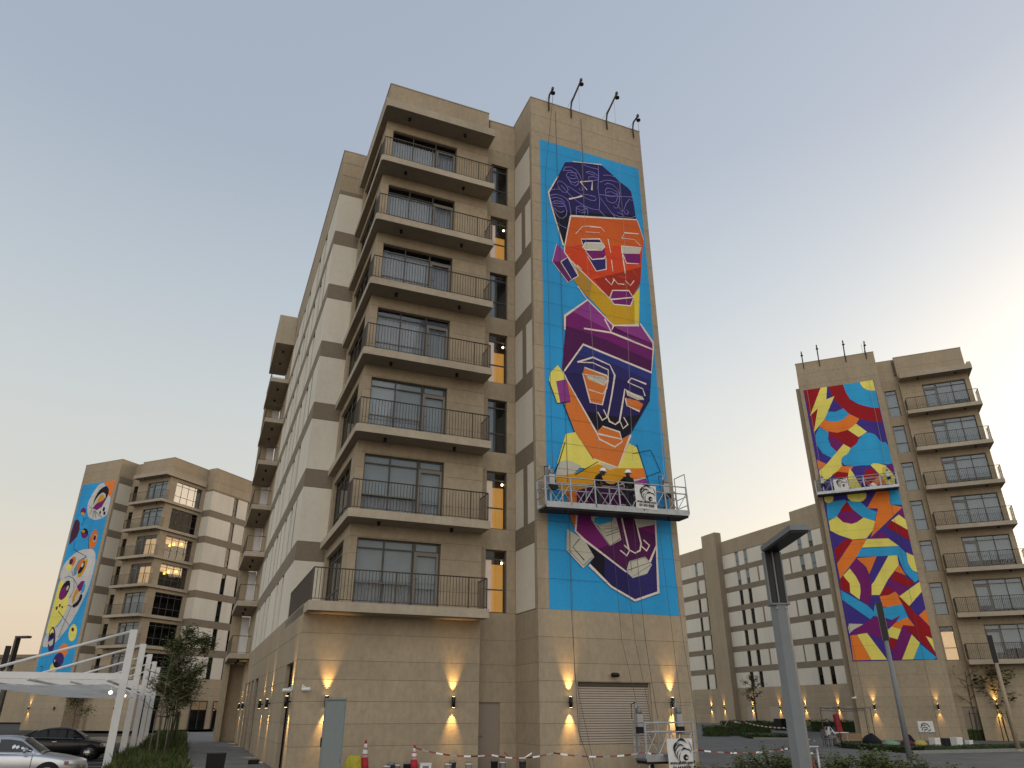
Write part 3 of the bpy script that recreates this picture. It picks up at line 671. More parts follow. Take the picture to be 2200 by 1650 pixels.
# ------------------------------------------------------------------ apartment buildings
F = 3.19; Z0 = 5.18; HT = 29.65
def zk(k): return Z0 + F * k
GJ = [0.0, 0.82, 1.47, 2.14, 2.81, 3.40, 4.25]       # ground floor joints
def rects(u0, u1, zs, ops):
    "courses between the joints zs, cut by openings (u0,u1,z0,z1): list of rectangles"
    res = []
    for za, zb in zip(zs[:-1], zs[1:]):
        cuts = sorted(set([za, zb] + [z for o in ops for z in o[2:] if za + 1e-4 < z < zb - 1e-4 and o[0] < u1 and o[1] > u0]))
        for ca, cb in zip(cuts[:-1], cuts[1:]):
            mid = (ca + cb) / 2; x = u0
            for o in sorted(o for o in ops if o[2] < mid < o[3]):
                if o[0] > x + 1e-4: res.append((x, min(o[0], u1), ca, cb, ca in (za,), cb in (zb,)))
                x = max(x, o[1])
            if x < u1 - 1e-4: res.append((x, u1, ca, cb, ca == za, cb == zb))
    return res
G = 0.007
class Bld:
    def __init__(s, root, m): s.root = root; s.m = m; s.fill = MB()
    def b(s, name, mt, x0, x1, y0, y1, z0, z1, parent=None):
        a, c = sorted((s.m * x0, s.m * x1)); return bx(parent or s.root, name, mt, a, c, y0, y1, z0, z1)
    def clad_front(s, name, mt, x0, x1, y, zs, ops=(), t=0.2):
        for a, c, z0, z1, gl, gh in rects(x0, x1, zs, ops):
            s.b(name, mt, a, c, y, y + t, z0 + (G if gl else 0), z1 - (G if gh else 0))
            if gl: p, q = sorted((s.m * a, s.m * c)); s.fill.box(p, q, y + .008, y + t, z0 - G, z0 + G, 'joint')
    def clad_side(s, name, mt, x, y0, y1, zs, ops=(), t=0.2, d=1):
        "plane x=const facing -d*x; pieces reach inwards (towards +d)"
        for a, c, z0, z1, gl, gh in rects(y0, y1, zs, ops):
            s.b(name, mt, x, x + d * t, a, c, z0 + (G if gl else 0), z1 - (G if gh else 0))
            if gl: p, q = sorted((s.m * (x + .008), s.m * (x + t))); s.fill.box(p, q, a, c, z0 - G, z0 + G, 'joint')
    def window(s, axis, at, u0, u1, z0, z1, vm=(), hm=(), glass='glass', blinds=(), curt=None, room=None, fw=0.05, fmt='frame', inset=0.12, label=None):
        "frame with its panes; axis f = faces -y at y=at, s = faces -x (times m) at x=at"
        m = s.m
        def q(u_0, u_1, d0, d1, za, zb):
            if axis == 'f': a, c = sorted((m * u_0, m * u_1)); return (a, c, at + d0, at + d1, za, zb)
            a, c = sorted((m * (at + d0), m * (at + d1))); return (a, c, u_0, u_1, za, zb)
        fb = MB(); d0, d1 = inset, inset + 0.07
        fb.box(*q(u0, u0 + fw, d0, d1, z0, z1), fmt); fb.box(*q(u1 - fw, u1, d0, d1, z0, z1), fmt)
        fb.box(*q(u0 + fw, u1 - fw, d0, d1, z0, z0 + fw), fmt); fb.box(*q(u0 + fw, u1 - fw, d0, d1, z1 - fw, z1), fmt)
        us = [u0 + fw] + list(vm) + [u1 - fw]; zs = [z0 + fw] + list(hm) + [z1 - fw]
        for v in vm: fb.box(*q(v - .022, v + .022, d0 + .005, d1 - .005, z0 + fw, z1 - fw), fmt)
        for h in hm:
            for a, c in zip(us[:-1], us[1:]): fb.box(*q(a + .022, c - .022, d0 + .007, d1 - .007, h - .022, h + .022), fmt)
        o = fb.build('window', s.root)
        for a, c in zip(us[:-1], us[1:]):
            for za, zb in zip(zs[:-1], zs[1:]): bx(o, 'pane', glass, *q(a + .01, c - .01, d0 + .03, d0 + .036, za + .01, zb - .01))
        for (a, c, za, zb, mt) in blinds: bx(o, 'blind', mt, *q(a, c, d0 + .10, d0 + .115, za, zb))
        if curt:
            a, c, mt, wave, gap = curt; cb = MB(); n = int((c - a) / wave) * 4; vs = []
            for i in range(n + 1):
                u = a + (c - a) * i / n; dd = d0 + 0.22 + 0.045 * math.sin(i * math.pi / 2 + .4)
                for z in (z0 + .02, z1 - gap):
                    vs.append((m * u, at + dd, z) if axis == 'f' else (m * (at + dd), u, z))
            cb.add(vs, [(2 * i, 2 * i + 2, 2 * i + 3, 2 * i + 1) for i in range(n)], mt, True); cb.build('curtain', o)
        if room: 
            for (a, c, dd, za, zb, mt) in room: bx(o, 'room_wall', mt, *q(a, c, dd, dd + .03, za, zb))
        if label: o['label'] = label
        return o
def railing_mesh(path, z0, h, step, rr=0.0105, posts=()):
    top = MB(); bal = MB()
    top.tube([(x, y, z0 + h) for x, y in path], 0.024, 'railmetal', 6); 
    for (x0, y0), (x1, y1) in zip(path[:-1], path[1:]):
        top.tube([(x0, y0, z0 + .07), (x1, y1, z0 + .07)], 0.012, 'railmetal', 4)
        L = math.hypot(x1 - x0, y1 - y0); n = max(1, int(L / step))
        for i in range(n + 1):
            t = i / n; bal.tube([(x0 + (x1 - x0) * t, y0 + (y1 - y0) * t, z0 + .07), (x0 + (x1 - x0) * t, y0 + (y1 - y0) * t, z0 + h)], rr, 'railmetal', 4, False)
    for x, y in posts: top.box(x - .02, x + .02, y - .02, y + .02, z0, z0 + h, 'railmetal')
    return top, bal
MURALS = {}
def build_mural(s, name, data, bgp, x0, x1, label):
    mb = MB(); y = -0.004
    mb.add([(x0, y, 5.2), (x1, y, 5.2), (x1, y, 27.1), (x0, y, 27.1)], [(0, 1, 2, 3)], 'paint_' + bgp)
    for ln in data.strip().split('\n'):
        t, c, w, *pp = ln.split(); pts = [tuple(int(v) / 100 for v in p.split(',')) for p in pp]; y -= 0.00025
        pts = [p for i, p in enumerate(pts) if p != pts[i - 1]]
        if len(pts) < 2: continue
        if t == 'P':
            if len(pts) < 3: continue
            A_ = sum(pts[i - 1][0] * pts[i][1] - pts[i][0] * pts[i - 1][1] for i in range(len(pts)))
            if A_ < 0: pts = pts[::-1]
            mb.add([(x, y, z) for x, z in pts], [tuple(range(len(pts)))], 'paint_' + c)
        else:
            w = int(w) / 2000 * (1.3 if c == 'cream' else 1.0); L_ = []; R_ = []
            for i, p in enumerate(pts):
                a = Vector(pts[max(i - 1, 0)]); b = Vector(pts[min(i + 1, len(pts) - 1)]); d = (b - a)
                if d.length < 1e-6: d = Vector((1, 0))
                d.normalize(); k = w * (1 + 0.25 * math.sin(i * 2.3 + len(pts)))
                L_.append((p[0] - d.y * k, y, p[1] + d.x * k)); R_.append((p[0] + d.y * k, y, p[1] - d.x * k))
            n = len(pts); mb.add(L_ + R_, [(n + i, n + i + 1, i + 1, i) for i in range(n - 1)], 'paint_' + c)
    o = mb.build('mural', s.root); o['label'] = label
    return o

def apartment(loc, rotz, m, label, cfg):
    root = empty('apartment_building', loc, rotz, label, 'building'); s = Bld(root, m); det = cfg.get('detail', True)
    up = [Z0 + .02 + i * F / 3 for i in range(0, 23)] + [HT]
    # cores (everything behind the cladding)
    cb = MB()
    def C_(x0, x1, y0, y1, z0, z1, mt='wall'):
        a, c = sorted((m * x0, m * x1)); cb.box(a, c, y0, y1, z0, z1, mt)
    C_(0.2, 6.24, 0.2, 13.0, 0, HT - .02)                    # mural tower
    C_(6.24, 6.56, 0.7, 13.0, 0, 27.6)                        # lower strip beside the tower
    C_(-4.9, 0.2, 3.6, 13.0, 0.05, HT - .05, 'core')          # behind the recess and the wing
    C_(-7.3, -1.6, 1.9, 3.6, 0.05, 4.6, 'core')               # ground floor block
    C_(-6.6, -1.8, 2.0, 3.6, 4.55, 4.9, 'core'); C_(-1.8, .2, 2.35, 3.6, 0.05, 5.2, 'core')
    C_(-7.2, -4.9, 7.6, 27.0, 0.05, HT - .05, 'core'); C_(-4.9, 6.2, 13.0, 27.0, 0, HT - .05, 'core')
    C_(-6.6, -1.4, 1.95, 3.6, 28.0, HT - .3, 'core'); C_(-1.6, .2, 2.35, 3.6, 28.0, HT - .3, 'core'); C_(-6.6, -4.9, 3.6, 7.6, 28, HT - .3, 'core')
    for k in range(1, 8): C_(-6.55, -1.6, 2.0, 7.5, zk(k) - .28, zk(k) - .02, 'core'); C_(-1.6, .15, 2.35, 3.6, zk(k) - .28, zk(k) - .02, 'core')
    C_(-7.2, -4.9, 2.0, 7.6, 0.05, 4.8, 'core')
    C_(0.18, .2, .2, 2.3, 0, HT - .05, 'groove')
    cb.build('core', root)
    # ---- mural tower
    zs = GJ + up
    sh = [(1.47, 4.45, 0.82, 2.79)] if cfg.get('main') else []
    s.clad_front('cladding_panel', 'wall', 0.0, 6.25, 0.0, zs, sh)
    # side of the tower: beige bands, pale panels
    s.clad_side('cladding_panel', 'wall', 0.0, 0.2, 2.1, GJ + [5.2], t=.17)
    for k in range(7):
        z0, z1 = 5.22 + F * k, 7.60 + F * k
        spans = [(.24, 2.08)] if (k % 2 == 0 or not cfg.get('main')) else [(.21, .84), (1.25, 2.08)]
        for a, c in spans: s.b('wall_panel', 'white', 0.004, .17, a, c, z0 + .01, z1 - .01)
        if len(spans) > 1: s.b('band', 'band', 0.0, .17, .84, 1.25, z0, z1)
        elif spans[0][0] > .21: s.b('band', 'band', 0.0, .17, .2, .24, z0, z1)
        s.b('band', 'band', 0.0, .17, .2, 2.1, z1, zk(k + 1) + .04 if k < 6 else 27.6)
    s.b('band', 'wall', 0.0, .17, .2, 2.1, 27.6, HT)
    s.b('parapet_cap', 'slabedge', -0.02, 6.27, -0.02, .25, HT, HT + .05)
    s.b('parapet_cap', 'slabedge', -0.02, .25, .25, 3.6, HT, HT + .05)
    if cfg.get('main'):
        shb = MB(); a, c = sorted((m * 1.47, m * 4.45))
        shb.box(a, c, .17, .19, .82, 2.79, 'groove'); shb.box(a, a + .05, .08, .17, .82, 2.79, 'slat'); shb.box(c - .05, c, .08, .17, .82, 2.79, 'slat'); shb.box(a + .05, c - .05, .08, .17, 2.66, 2.79, 'groove')
        so = shb.build('roller_shutter', root)
        for i in range(23): bx(so, 'slat', 'slat', a + .05, c - .05, .12, .155, .83 + i * .0795, .83 + i * .0795 + .062, (R(-9), 0, 0))
        bm_ = MB(); bm_.tube([(m * 2.9, 0, 3.0), (m * 2.9, -.12, 3.02)], .02, 'black'); bm_.lathe([(.06, -.14), (.075, -.1), (.075, .12), (.05, .16)], 'black', 12, (m * 2.9, -.17, 3.03), 'x'); bm_.build('floodlight', root)
    # ---- recess
    ops = [(-1.25, -.37, 5.24 + F * k, 7.60 + F * k) for k in range(7)]
    dz = [] 
    for k in range(7): dz += [5.24 + F * k, 6.1 + F * k, 7.60 + F * k]
    s.clad_front('cladding_panel', 'wall', -1.57, 0.0, 2.1, GJ + dz + [27.6, HT - .15], ops + [(-1.55, -.62, 0, 2.14)])
    s.b('parapet_cap', 'slabedge', -1.57, -.02, 2.08, 2.35, HT - .15, HT - .1)
    db = MB(); a, c = sorted((m * -1.55, m * -.62)); db.box(a, c, 2.16, 2.2, 0, 2.14, 'doorpaint'); do = db.build('door', root)
    hb = MB(); hx = m * -1.42; hb.box(hx - .03, hx + .03, 2.13, 2.16, .92, 1.16, 'steelgrey'); hb.tube([(hx, 2.13, 1.05), (hx, 2.09, 1.05), (hx + m * .14, 2.09, 1.05)], .012, 'steelgrey'); hb.build('handle', do)
    for k in range(7):
        z0 = 5.24 + F * k; lit = k in cfg['lit_recess']
        if lit:
            o = s.window('f', 2.1, -1.25, -.37, z0, z0 + 2.36, hm=(z0 + .86, z0 + 2.02), fw=.04, inset=.1,
                room=[(-.95, -.1, 1.1, z0 + .1, z0 + 2.0, 'amber'), (-.93, -.42, .95, z0 + 2.02, z0 + 2.3, 'groove')], blinds=[(-1.21, -.93, z0 + .04, z0 + 2.0, 'litcurtain')] if cfg.get('main') else [(-1.21, -.4, z0 + .04, z0 + 2.0, 'warmroom')],
                label='tall narrow window lit amber from inside')
            lb = MB(); 
            for gx in (-1.22, -.45): lb.lathe([(.01, -.05), (.04, -.03), (.05, 0), (.04, .03), (.01, .05)], 'globe', 10, (m * gx, 2.1 + .34, z0 + 1.93))
            lb.build('ceiling_lamp', o)
        else:
            cl = cfg.get('pale_recess', False)
            s.window('f', 2.1, -1.25, -.37, z0, z0 + 2.36, hm=(z0 + .86, z0 + 2.02), fw=.04, inset=.1, glass='glass' if cl else ('glassdark' if not cfg.get('main') else 'glass'), blinds=[(-1.2, -.41 if cl else -.93, z0 + .03, z0 + 2.33, 'blind')] if (cl or cfg.get('main')) else [])
    # ---- ground floor block of the wing
    s.clad_front('cladding_panel', 'wall', -7.9, -1.57, 1.7, GJ + [4.87])
    s.b('cladding_panel', 'wall', -1.77, -1.575, 1.9, 2.1, 0, 4.87)
    gop = [(2.85, 5.0, 0, 3.39), (17.2, 19.3, 0, 3.39), (20.4, 21.9, 0, 3.39), (22.9, 24.4, 0, 3.39), (25.6, 26.9, 0, 3.39)]
    ymax = cfg.get('side_len', 27.0); gop = [g for g in gop if g[1] < ymax]
    s.clad_side('cladding_panel', 'wall', -7.9, 1.9, ymax, GJ + [5.22], gop)
    for (a, c, z0, z1) in gop: s.window('s', -7.9, a, c, 0.02, 3.38, vm=((a + c) / 2,), hm=(2.5,), glass='glassdark', fmt='black', inset=.14)
    # ---- wing upper walls with balcony windows
    wj = []
    for k in range(7): wj += [zk(k), zk(k) + .66, zk(k) + 1.82, zk(k) + 2.43]
    wj += [27.6, 28.5, HT - .12]
    wops = [(-6.32, -3.18, zk(k) + .02, zk(k) + 2.39) for k in range(7)]
    s.clad_front('cladding_panel', 'wall', -6.63, -1.57, 1.7, wj, wops)
    s.b('cladding_panel', 'wall', -1.77, -1.575, 1.9, 2.1, 4.87, HT - .12)
    s.b('parapet_cap', 'slabedge', -6.66, -1.55, 1.68, 1.95, HT - .12, HT - .07)
    sops = [(2.75, 6.75, zk(k) + .05, zk(k) + 2.5) for k in range(7)]
    s.clad_side('cladding_panel', 'wall', -6.63, 1.9, 7.3, wj, sops)
    s.b('parapet_cap', 'slabedge', -6.66, -6.4, 1.95, 7.3, HT - .12, HT - .07)
    for k in range(7):
        z = zk(k); rng = random.Random(k * 7 + (3 if m > 0 else 11))
        pat = cfg['blinds'][k]
        bl = []
        for i, (a, c) in enumerate(((-6.27, -5.33), (-5.27, -4.24), (-4.08, -3.30))):
            bot, top_ = (pat if isinstance(pat, tuple) else (pat, 2.34))
            if cfg.get('main'): bot = bot + (0.0 if i < 2 else -.12)
            else: bot = bot + rng.choice((0, 0, .25))
            bl.append((a, c, z + max(.05, bot), z + top_, cfg.get('blindmat', {}).get(k, 'blind')))
        lit = k in cfg.get('lit_balcony', ())
        if cfg.get('main') and k >= 3: bl = []
        o = s.window('f', 1.7, -6.32, -3.18, z + .02, z + 2.39, vm=(-5.3, -4.2), hm=(z + 2.06,), blinds=[] if lit else bl, fw=.045,
            room=[(-6.2, -3.2, 1.3, z + .1, z + 2.3, 'warmroom')] if lit else None, curt=(-6.25, -3.25, 'curtain', .16, 0.36) if (cfg.get('main') and not lit) else None)
        # balcony door leaf inside the window's right bay
        dl = MB()
        for (a, c, za, zb) in ((-4.17, -4.07, z + .06, z + 2.03), (-3.32, -3.24, z + .06, z + 2.03), (-4.07, -3.32, z + 1.9, z + 2.03), (-4.07, -3.32, z + .06, z + .2)):
            xa, xc = sorted((m * a, m * c)); dl.box(xa, xc, 1.79, 1.86, za, zb, 'framelight')
        dl.tube([(m * -4.1, 1.79, z + 1.05), (m * -4.1, 1.74, z + 1.05), (m * -4.0, 1.74, z + 1.05)], .012, 'frame'); dl.build('door_leaf', o)
        if cfg.get('main') and not lit:
            for h_ in (.84,):
                xa, xc = sorted((m * -6.27, m * -4.24)); bx(o, 'window_rail', 'framelight', xa, xc, 1.8, 1.84, z + h_ - .02, z + h_ + .02)
        # corner window on the wing's side
        litS = k in cfg.get('lit_side', ()); pale = k in cfg.get('pale_side', ())
        o = s.window('s', -6.63, 2.75, 6.75, z + .05, z + 2.5, vm=(3.75, 4.75, 5.75), hm=(z + .85, z + 2.12), glass='glassbright' if pale else ('glass' if litS else 'glassdim'), fw=.05,
            blinds=[] if pale else ([(3.0, 4.6, z + 2.1, z + 2.45, 'skyblind')] if k in cfg.get('half_side', ()) else []),
            room=[(2.9, 6.7, .95, z + 1.75, z + 2.5, 'warmroom'), (2.9, 6.7, .97, z + .1, z + 1.75, 'dark')] if litS else None)  # one wall, glowing above and black below: lamplight and gloom put into its colours
        if litS:
            pb = MB()
            for py, pz in ((4.0, 1.55), (4.5, 1.75), (5.6, 2.0)): pb.lathe([(.03, .22), (.10, .18), (.17, -.05), (.16, -.1), (.02, -.1)], 'pendant', 12, (m * (-6.63 + .6), py, z + pz)); pb.tube([(m * -6.03, py, z + pz + .2), (m * -6.03, py, z + 2.7)], .01, 'black', 4)
            pb.build('pendant_lamp', o)
    # ---- return wall and side facade: pale panels between beige bands
    for k in range(7):
        z0, z1 = 5.24 + F * k, 7.62 + F * k; zt = zk(k + 1) + .06 if k < 6 else 27.0
        s.b('wall_panel', 'white', -7.846, -6.63, 7.304, 7.5, z0 + .01, z1 - .01)
        s.b('band', 'band', -7.85, -6.63, 7.3, 7.5, z1, zt)
        y = 7.5; j = 0
        if cfg.get('white_side', True):
            seq = [('w', 3.5), ('d', .75), ('w', 1.7), ('d', .75), ('w', 3.4), ('d', .75), ('w', 1.7), ('d', .75), ('w', 3.0), ('d', .75), ('w', 2.4)]
            if k % 2: seq = [('w', 1.8), ('b', .25), ('w', 1.45), ('d', .75), ('w', 1.7), ('d', .75), ('w', 1.6), ('b', .2), ('w', 1.6), ('d', .75), ('w', 1.7), ('d', .75), ('w', 3.0), ('d', .75), ('w', 2.4)]
            if not cfg.get('main'): seq = [('w', 3.5), ('d', .75), ('w', 1.7), ('d', .75), ('w', 3.4), ('d', .75), ('w', 1.7), ('d', .75), ('w', 3.0)]
            for t, L in seq:
                y1 = min(y + L, ymax)
                if y1 - y < .05: break
                if t == 'w': s.b('wall_panel', 'white', -7.846, -7.6, y + .006, y1 - .006, z0 + .01, z1 - .01)
                elif t == 'b': s.b('band', 'band', -7.85, -7.6, y, y1, z0, z1)
                else:
                    lit = (k * 3 + j) % 7 in cfg.get('lit_slit', ()); j += 1
                    s.window('s', -7.85, y, y1, z0 + .01, z1 - .01, hm=(z0 + .8,), glass='glassdark', fmt='black', inset=.1, fw=.03, room=[(y, y1, .5, z0, z1, 'wood')] if lit else None)
                y = y1
        s.b('band', 'band', -7.85, -7.6, 7.5, ymax, z1, zt)
    s.b('parapet', 'wall', -7.85, -6.63, 7.3, 7.5, 27.0, 28.0); s.b('parapet', 'wall', -7.85, -6.63, 7.3, 7.5, 28.02, 28.85); s.b('parapet', 'wall', -7.85, -6.63, 7.3, 7.5, 28.87, HT)
    s.b('parapet', 'wall', -7.85, -7.6, 7.5, ymax, 27.0, 28.0); s.b('parapet', 'wall', -7.85, -7.6, 7.5, ymax, 28.02, HT)
    s.b('parapet_cap', 'slabedge', -7.88, -6.66, 7.28, 7.55, HT, HT + .05); s.b('parapet_cap', 'slabedge', -7.88, -7.55, 7.55, ymax, HT, HT + .05)
    # ---- balconies
    def slab_mesh(k):
        sb = MB()
        def SB(x0, x1, y0, y1, z0, z1, mt):
            a, c = sorted((m * x0, m * x1)); sb.box(a, c, y0, y1, z0, z1, mt)
        if k == 0:
            SB(-7.9, -1.58, .75, 1.7, -.31, 0, 'slabedge'); SB(-7.9, -6.64, 1.7, 7.3, -.31, 0, 'slabedge')
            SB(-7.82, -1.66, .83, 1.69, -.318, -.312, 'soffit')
        else:
            # rounded outer corner
            pts = [(-1.58, .75)] + [(-6.9 + .12 - .12 * math.sin(t), .75 + .12 - .12 * math.cos(t)) for t in [i * math.pi / 8 for i in range(5)]] + [(-6.9, 7.0), (-6.635, 7.0), (-6.635, 1.7), (-1.58, 1.7)]
            pts = [(m * x, y) for x, y in pts]; n = len(pts)
            hi = 0 if k < 8 else .12
            vs = [(x, y, -.30) for x, y in pts] + [(x, y, hi) for x, y in pts]
            sgn = 1 if m > 0 else -1
            fs = [(i, (i + 1) % n, n + (i + 1) % n, n + i)[::-sgn] for i in range(n)]
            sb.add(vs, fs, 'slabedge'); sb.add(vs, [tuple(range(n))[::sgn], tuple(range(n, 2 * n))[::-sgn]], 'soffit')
        for lx, ly in ((-5.69, 1.15), (-3.0, 1.2)): pass
        return sb
    protos = {}
    for k in range(8):
        key = 0 if k == 0 else (1 if k < 7 else 8)
        if key not in protos: protos[key] = slab_mesh(key).mesh('balcony_slab')
        o = new_obj('balcony' if k < 7 else 'roof_canopy', protos[key], root, (0, 0, zk(k)))
        if k > 0:
            for lx, ly in ((-5.7, 1.2), (-2.95, 1.2)):
                if 'spot' not in protos: lb = MB(); lb.lathe([(.065, -.14), (.065, 0)], 'black', 10); protos['spot'] = lb.mesh('soffit_light')
                new_obj('soffit_light', protos['spot'], o, (m * lx, ly, -.30))
        if k < 7:
            rk = 'r0' if k == 0 else 'r1'
            if rk not in protos:
                if k == 0: path = [(-1.66, 1.68), (-1.66, .81), (-7.82, .81), (-7.82, 7.25)]; posts = [(-1.66, .81), (-7.82, .81), (-2.35, .83), (-5.0, .83)]
                else: path = [(-1.66, 1.68), (-1.66, .81), (-6.82, .81), (-6.82, 1.7)]; posts = [(-1.66, .81), (-2.35, .83), (-4.6, .83), (-6.82, .81)]
                t_, b_ = railing_mesh([(m * x, y) for x, y in path], 0.0, 1.08, .115, posts=[(m * x, y) for x, y in posts])
                protos[rk] = (t_.mesh('railing'), b_.mesh('balusters'))
            new_obj('railing', protos[rk][0], o); b = new_obj('balusters', protos[rk][1], o); b['kind'] = 'stuff'
    # side roof edge above the wing's corner windows
    s.b('roof_canopy_edge', 'slabedge', -6.9, -6.634, 1.0, 7.0, 27.64, 27.9)
    s.fill.build('joint_filler', root)
    return s

main = apartment(OM, ROTM, 1, 'tall beige apartment building with the mural of three stacked angular faces', dict(main=True, lit_recess=(0, 1, 3, 5), blinds=[.86, .84, .40, .1, .08, .06, .06], lit_slit=()))
build_mural(main, 'mural', M_MAIN, 'bgblue', .45, 5.97, 'blue mural of three stacked angular painted faces')
PR = (30.668, 54.67, 0); PL = (-47.121, 83.346, 0); ROT2 = R(90 - 113.0)
right = apartment(PR, ROT2, -1, 'beige apartment building on the right with the abstract mural of bolts and cloud', dict(lit_recess=(0,), pale_recess=True, blinds=[.5, .3, .6, .3, .55, .3, .5], white_side=False, side_len=14))
build_mural(right, 'mural', M_RIGHT, 'violet', -5.97, -.45, 'abstract mural of lightning bolts, cloud and curved stripes')
left = apartment(PL, ROT2, -1, 'beige apartment building on the left with the mural of oval eyes on blue', dict(lit_recess=(), blinds=[.06] * 7, lit_balcony=(3, 4), lit_side=(3, 4), pale_side=(6,), half_side=(5,), lit_slit=(2, 5), side_len=22))
build_mural(left, 'mural', M_LEFT, 'bgblue', -5.97, -.45, 'blue and white mural of oval eye shapes')
# balcony stack at the far end of the main building's side
r_ = main.root
for k in range(8):
    z = zk(k); sb = MB(); sb.box(-9.15, -7.86, 27.0, 33.0, -.3, 0 if k < 7 else 2.1, 'slabedge'); sb.box(-9.1, -7.9, 27.05, 32.9, -.308, -.302, 'soffit')
    o = sb.build('end_balcony' if k < 7 else 'end_canopy', r_, (0, 0, z))
    for yy in (28.3, 30.6):
        lb = MB(); lb.lathe([(.07, -.16), (.07, 0)], 'black', 10); lb.build('soffit_light', o, (-8.5, yy, -.308))
    if k < 7:
        t_, b_ = railing_mesh([(-7.95, 27.06), (-9.08, 27.06), (-9.08, 32.9)], 0, 1.05, .6, .009); t_.build('railing', o); b = b_.build('balusters', o); b['kind'] = 'stuff'
        if k < 6:
            bx(o, 'end_wall', 'wall', -9.1, -8.45, 32.6, 32.8, .01, F - .31); bx(o, 'window_blind', 'skyblind', -8.44, -7.9, 32.65, 32.75, .05, F - .4)
sd_ = MB(); sd_.box(-7.84, -7.5, 27.0, 33.0, 0, HT, 'wall'); sd_.box(-9.15, -8.75, 32.4, 33.0, 0, 4.87, 'wall'); sd_.box(-9.15, -7.84, 33.0, 33.3, 0, 4.87, 'wall'); sd_.build('end_wing_wall', r_)

# long block far behind, seen between the two mural buildings
def long_block():
    root = empty('long_apartment_block', wl(72, 91), R(-67.7), 'long pale apartment block far behind, between the two mural buildings', 'building')
    s = Bld(root, 1)
    # local x runs from the far end (left in the picture) towards the camera, y inwards
    cb = MB(); cb.box(-2, 44, .25, 14, 0, 28.8, 'core'); cb.box(27.5, 44, 2, 14, 28.8, 30.4, 'wall'); cb.build('core', root)
    b = lambda n, mt, x0, x1, y0, y1, z0, z1: bx(root, n, mt, x0, x1, y0, y1, z0, z1)
    for za, zb in zip([0, .82, 1.5, 2.2, 2.9, 3.6, 4.4], [.82, 1.5, 2.2, 2.9, 3.6, 4.4, 5.3]):
        b('cladding_panel', 'wall', -2, 6.7, 0, .25, za + G, zb - G); b('cladding_panel', 'wall', 10.6, 44, 0, .25, za + G, zb - G)
    b('stair_tower', 'wall', 6.7, 10.6, -1.1, .25, 0, 30.9); b('stair_tower_side', 'band', 10.6, 10.62, -1.1, 0, 0, 30.9)
    b('parapet', 'wall', -2, 6.7, 0, .25, 26.9, 29.2); b('parapet', 'wall', 10.62, 44, 0, .25, 26.9, 29.2); b('roof_block', 'wall', 27.9, 40, .3, 6, 29.2, 30.6)
    for k in range(7):
        z0, z1 = 5.3 + F * k, 7.62 + F * k
        for xa, xb in ((-2, 6.7), (10.62, 44)): b('band', 'band', xa, xb, 0, .25, z1, z0 + F if k < 6 else 26.9)
        ed = [(-2, 2.4, 'w'), (2.4, 3.15, 'd'), (3.15, 4.85, 'w'), (4.85, 5.6, 'd'), (5.6, 6.7, 'w'), (10.62, 14.0, 'w'), (14.0, 14.9, 'd'), (14.9, 16.25, 'w'), (16.25, 17.15, 'd')]
        ed += [(17.15, 21.5, 'w')] if k % 2 == 0 else [(17.15, 19.2, 'w'), (19.2, 19.55, 'b'), (19.55, 21.5, 'w')]
        ed += [(21.5, 22.4, 'd'), (22.4, 23.9, 'w'), (23.9, 24.8, 'd')]
        ed += [(24.8, 28.9, 'w')] if k % 2 == 0 else [(24.8, 26.7, 'w'), (26.7, 27.0, 'b'), (27.0, 28.9, 'w')]
        ed += [(28.9, 29.8, 'd'), (29.8, 31.2, 'w'), (31.2, 32.1, 'd'), (32.1, 34.5, 'w'), (34.5, 35.3, 'd'), (35.3, 38, 'w'), (38, 38.8, 'd'), (38.8, 44, 'w')]
        for xa, xb, t in ed:
            if t == 'w': b('wall_panel', 'white', xa + .01, xb - .01, .006, .25, z0 + .01, z1 - .01)
            elif t == 'b': b('band', 'band', xa, xb, 0, .25, z0, z1)
            else:
                fb = MB(); fb.box(xa, xb, .2, .24, z0, z1, 'dark'); fb.box(xa + .02, xb - .02, .12, .16, z0 + .75, z0 + .82, 'black'); o = fb.build('window', root)
                gm = 'glass' if k >= 5 else 'glassdim'; bx(o, 'pane', gm, xa + .02, xb - .02, .13, .137, z0 + .82, z1 - .02); bx(o, 'pane', gm, xa + .02, xb - .02, .13, .137, z0 + .02, z0 + .75)
                if k >= 5: bx(o, 'blind', 'blind', xa + .03, xb - .03, .17, .18, z0 + (.9 if (k + int(xa)) % 2 else .1), z1 - .03)
    for x0 in (4.3, 12.4, 17.8, 21.2, 28.5, 33.0):
        d_ = bx(root, 'service_door', 'slat', x0, x0 + 2.0, -.02, 0, .1, 2.5)
    return root
LB = long_block()

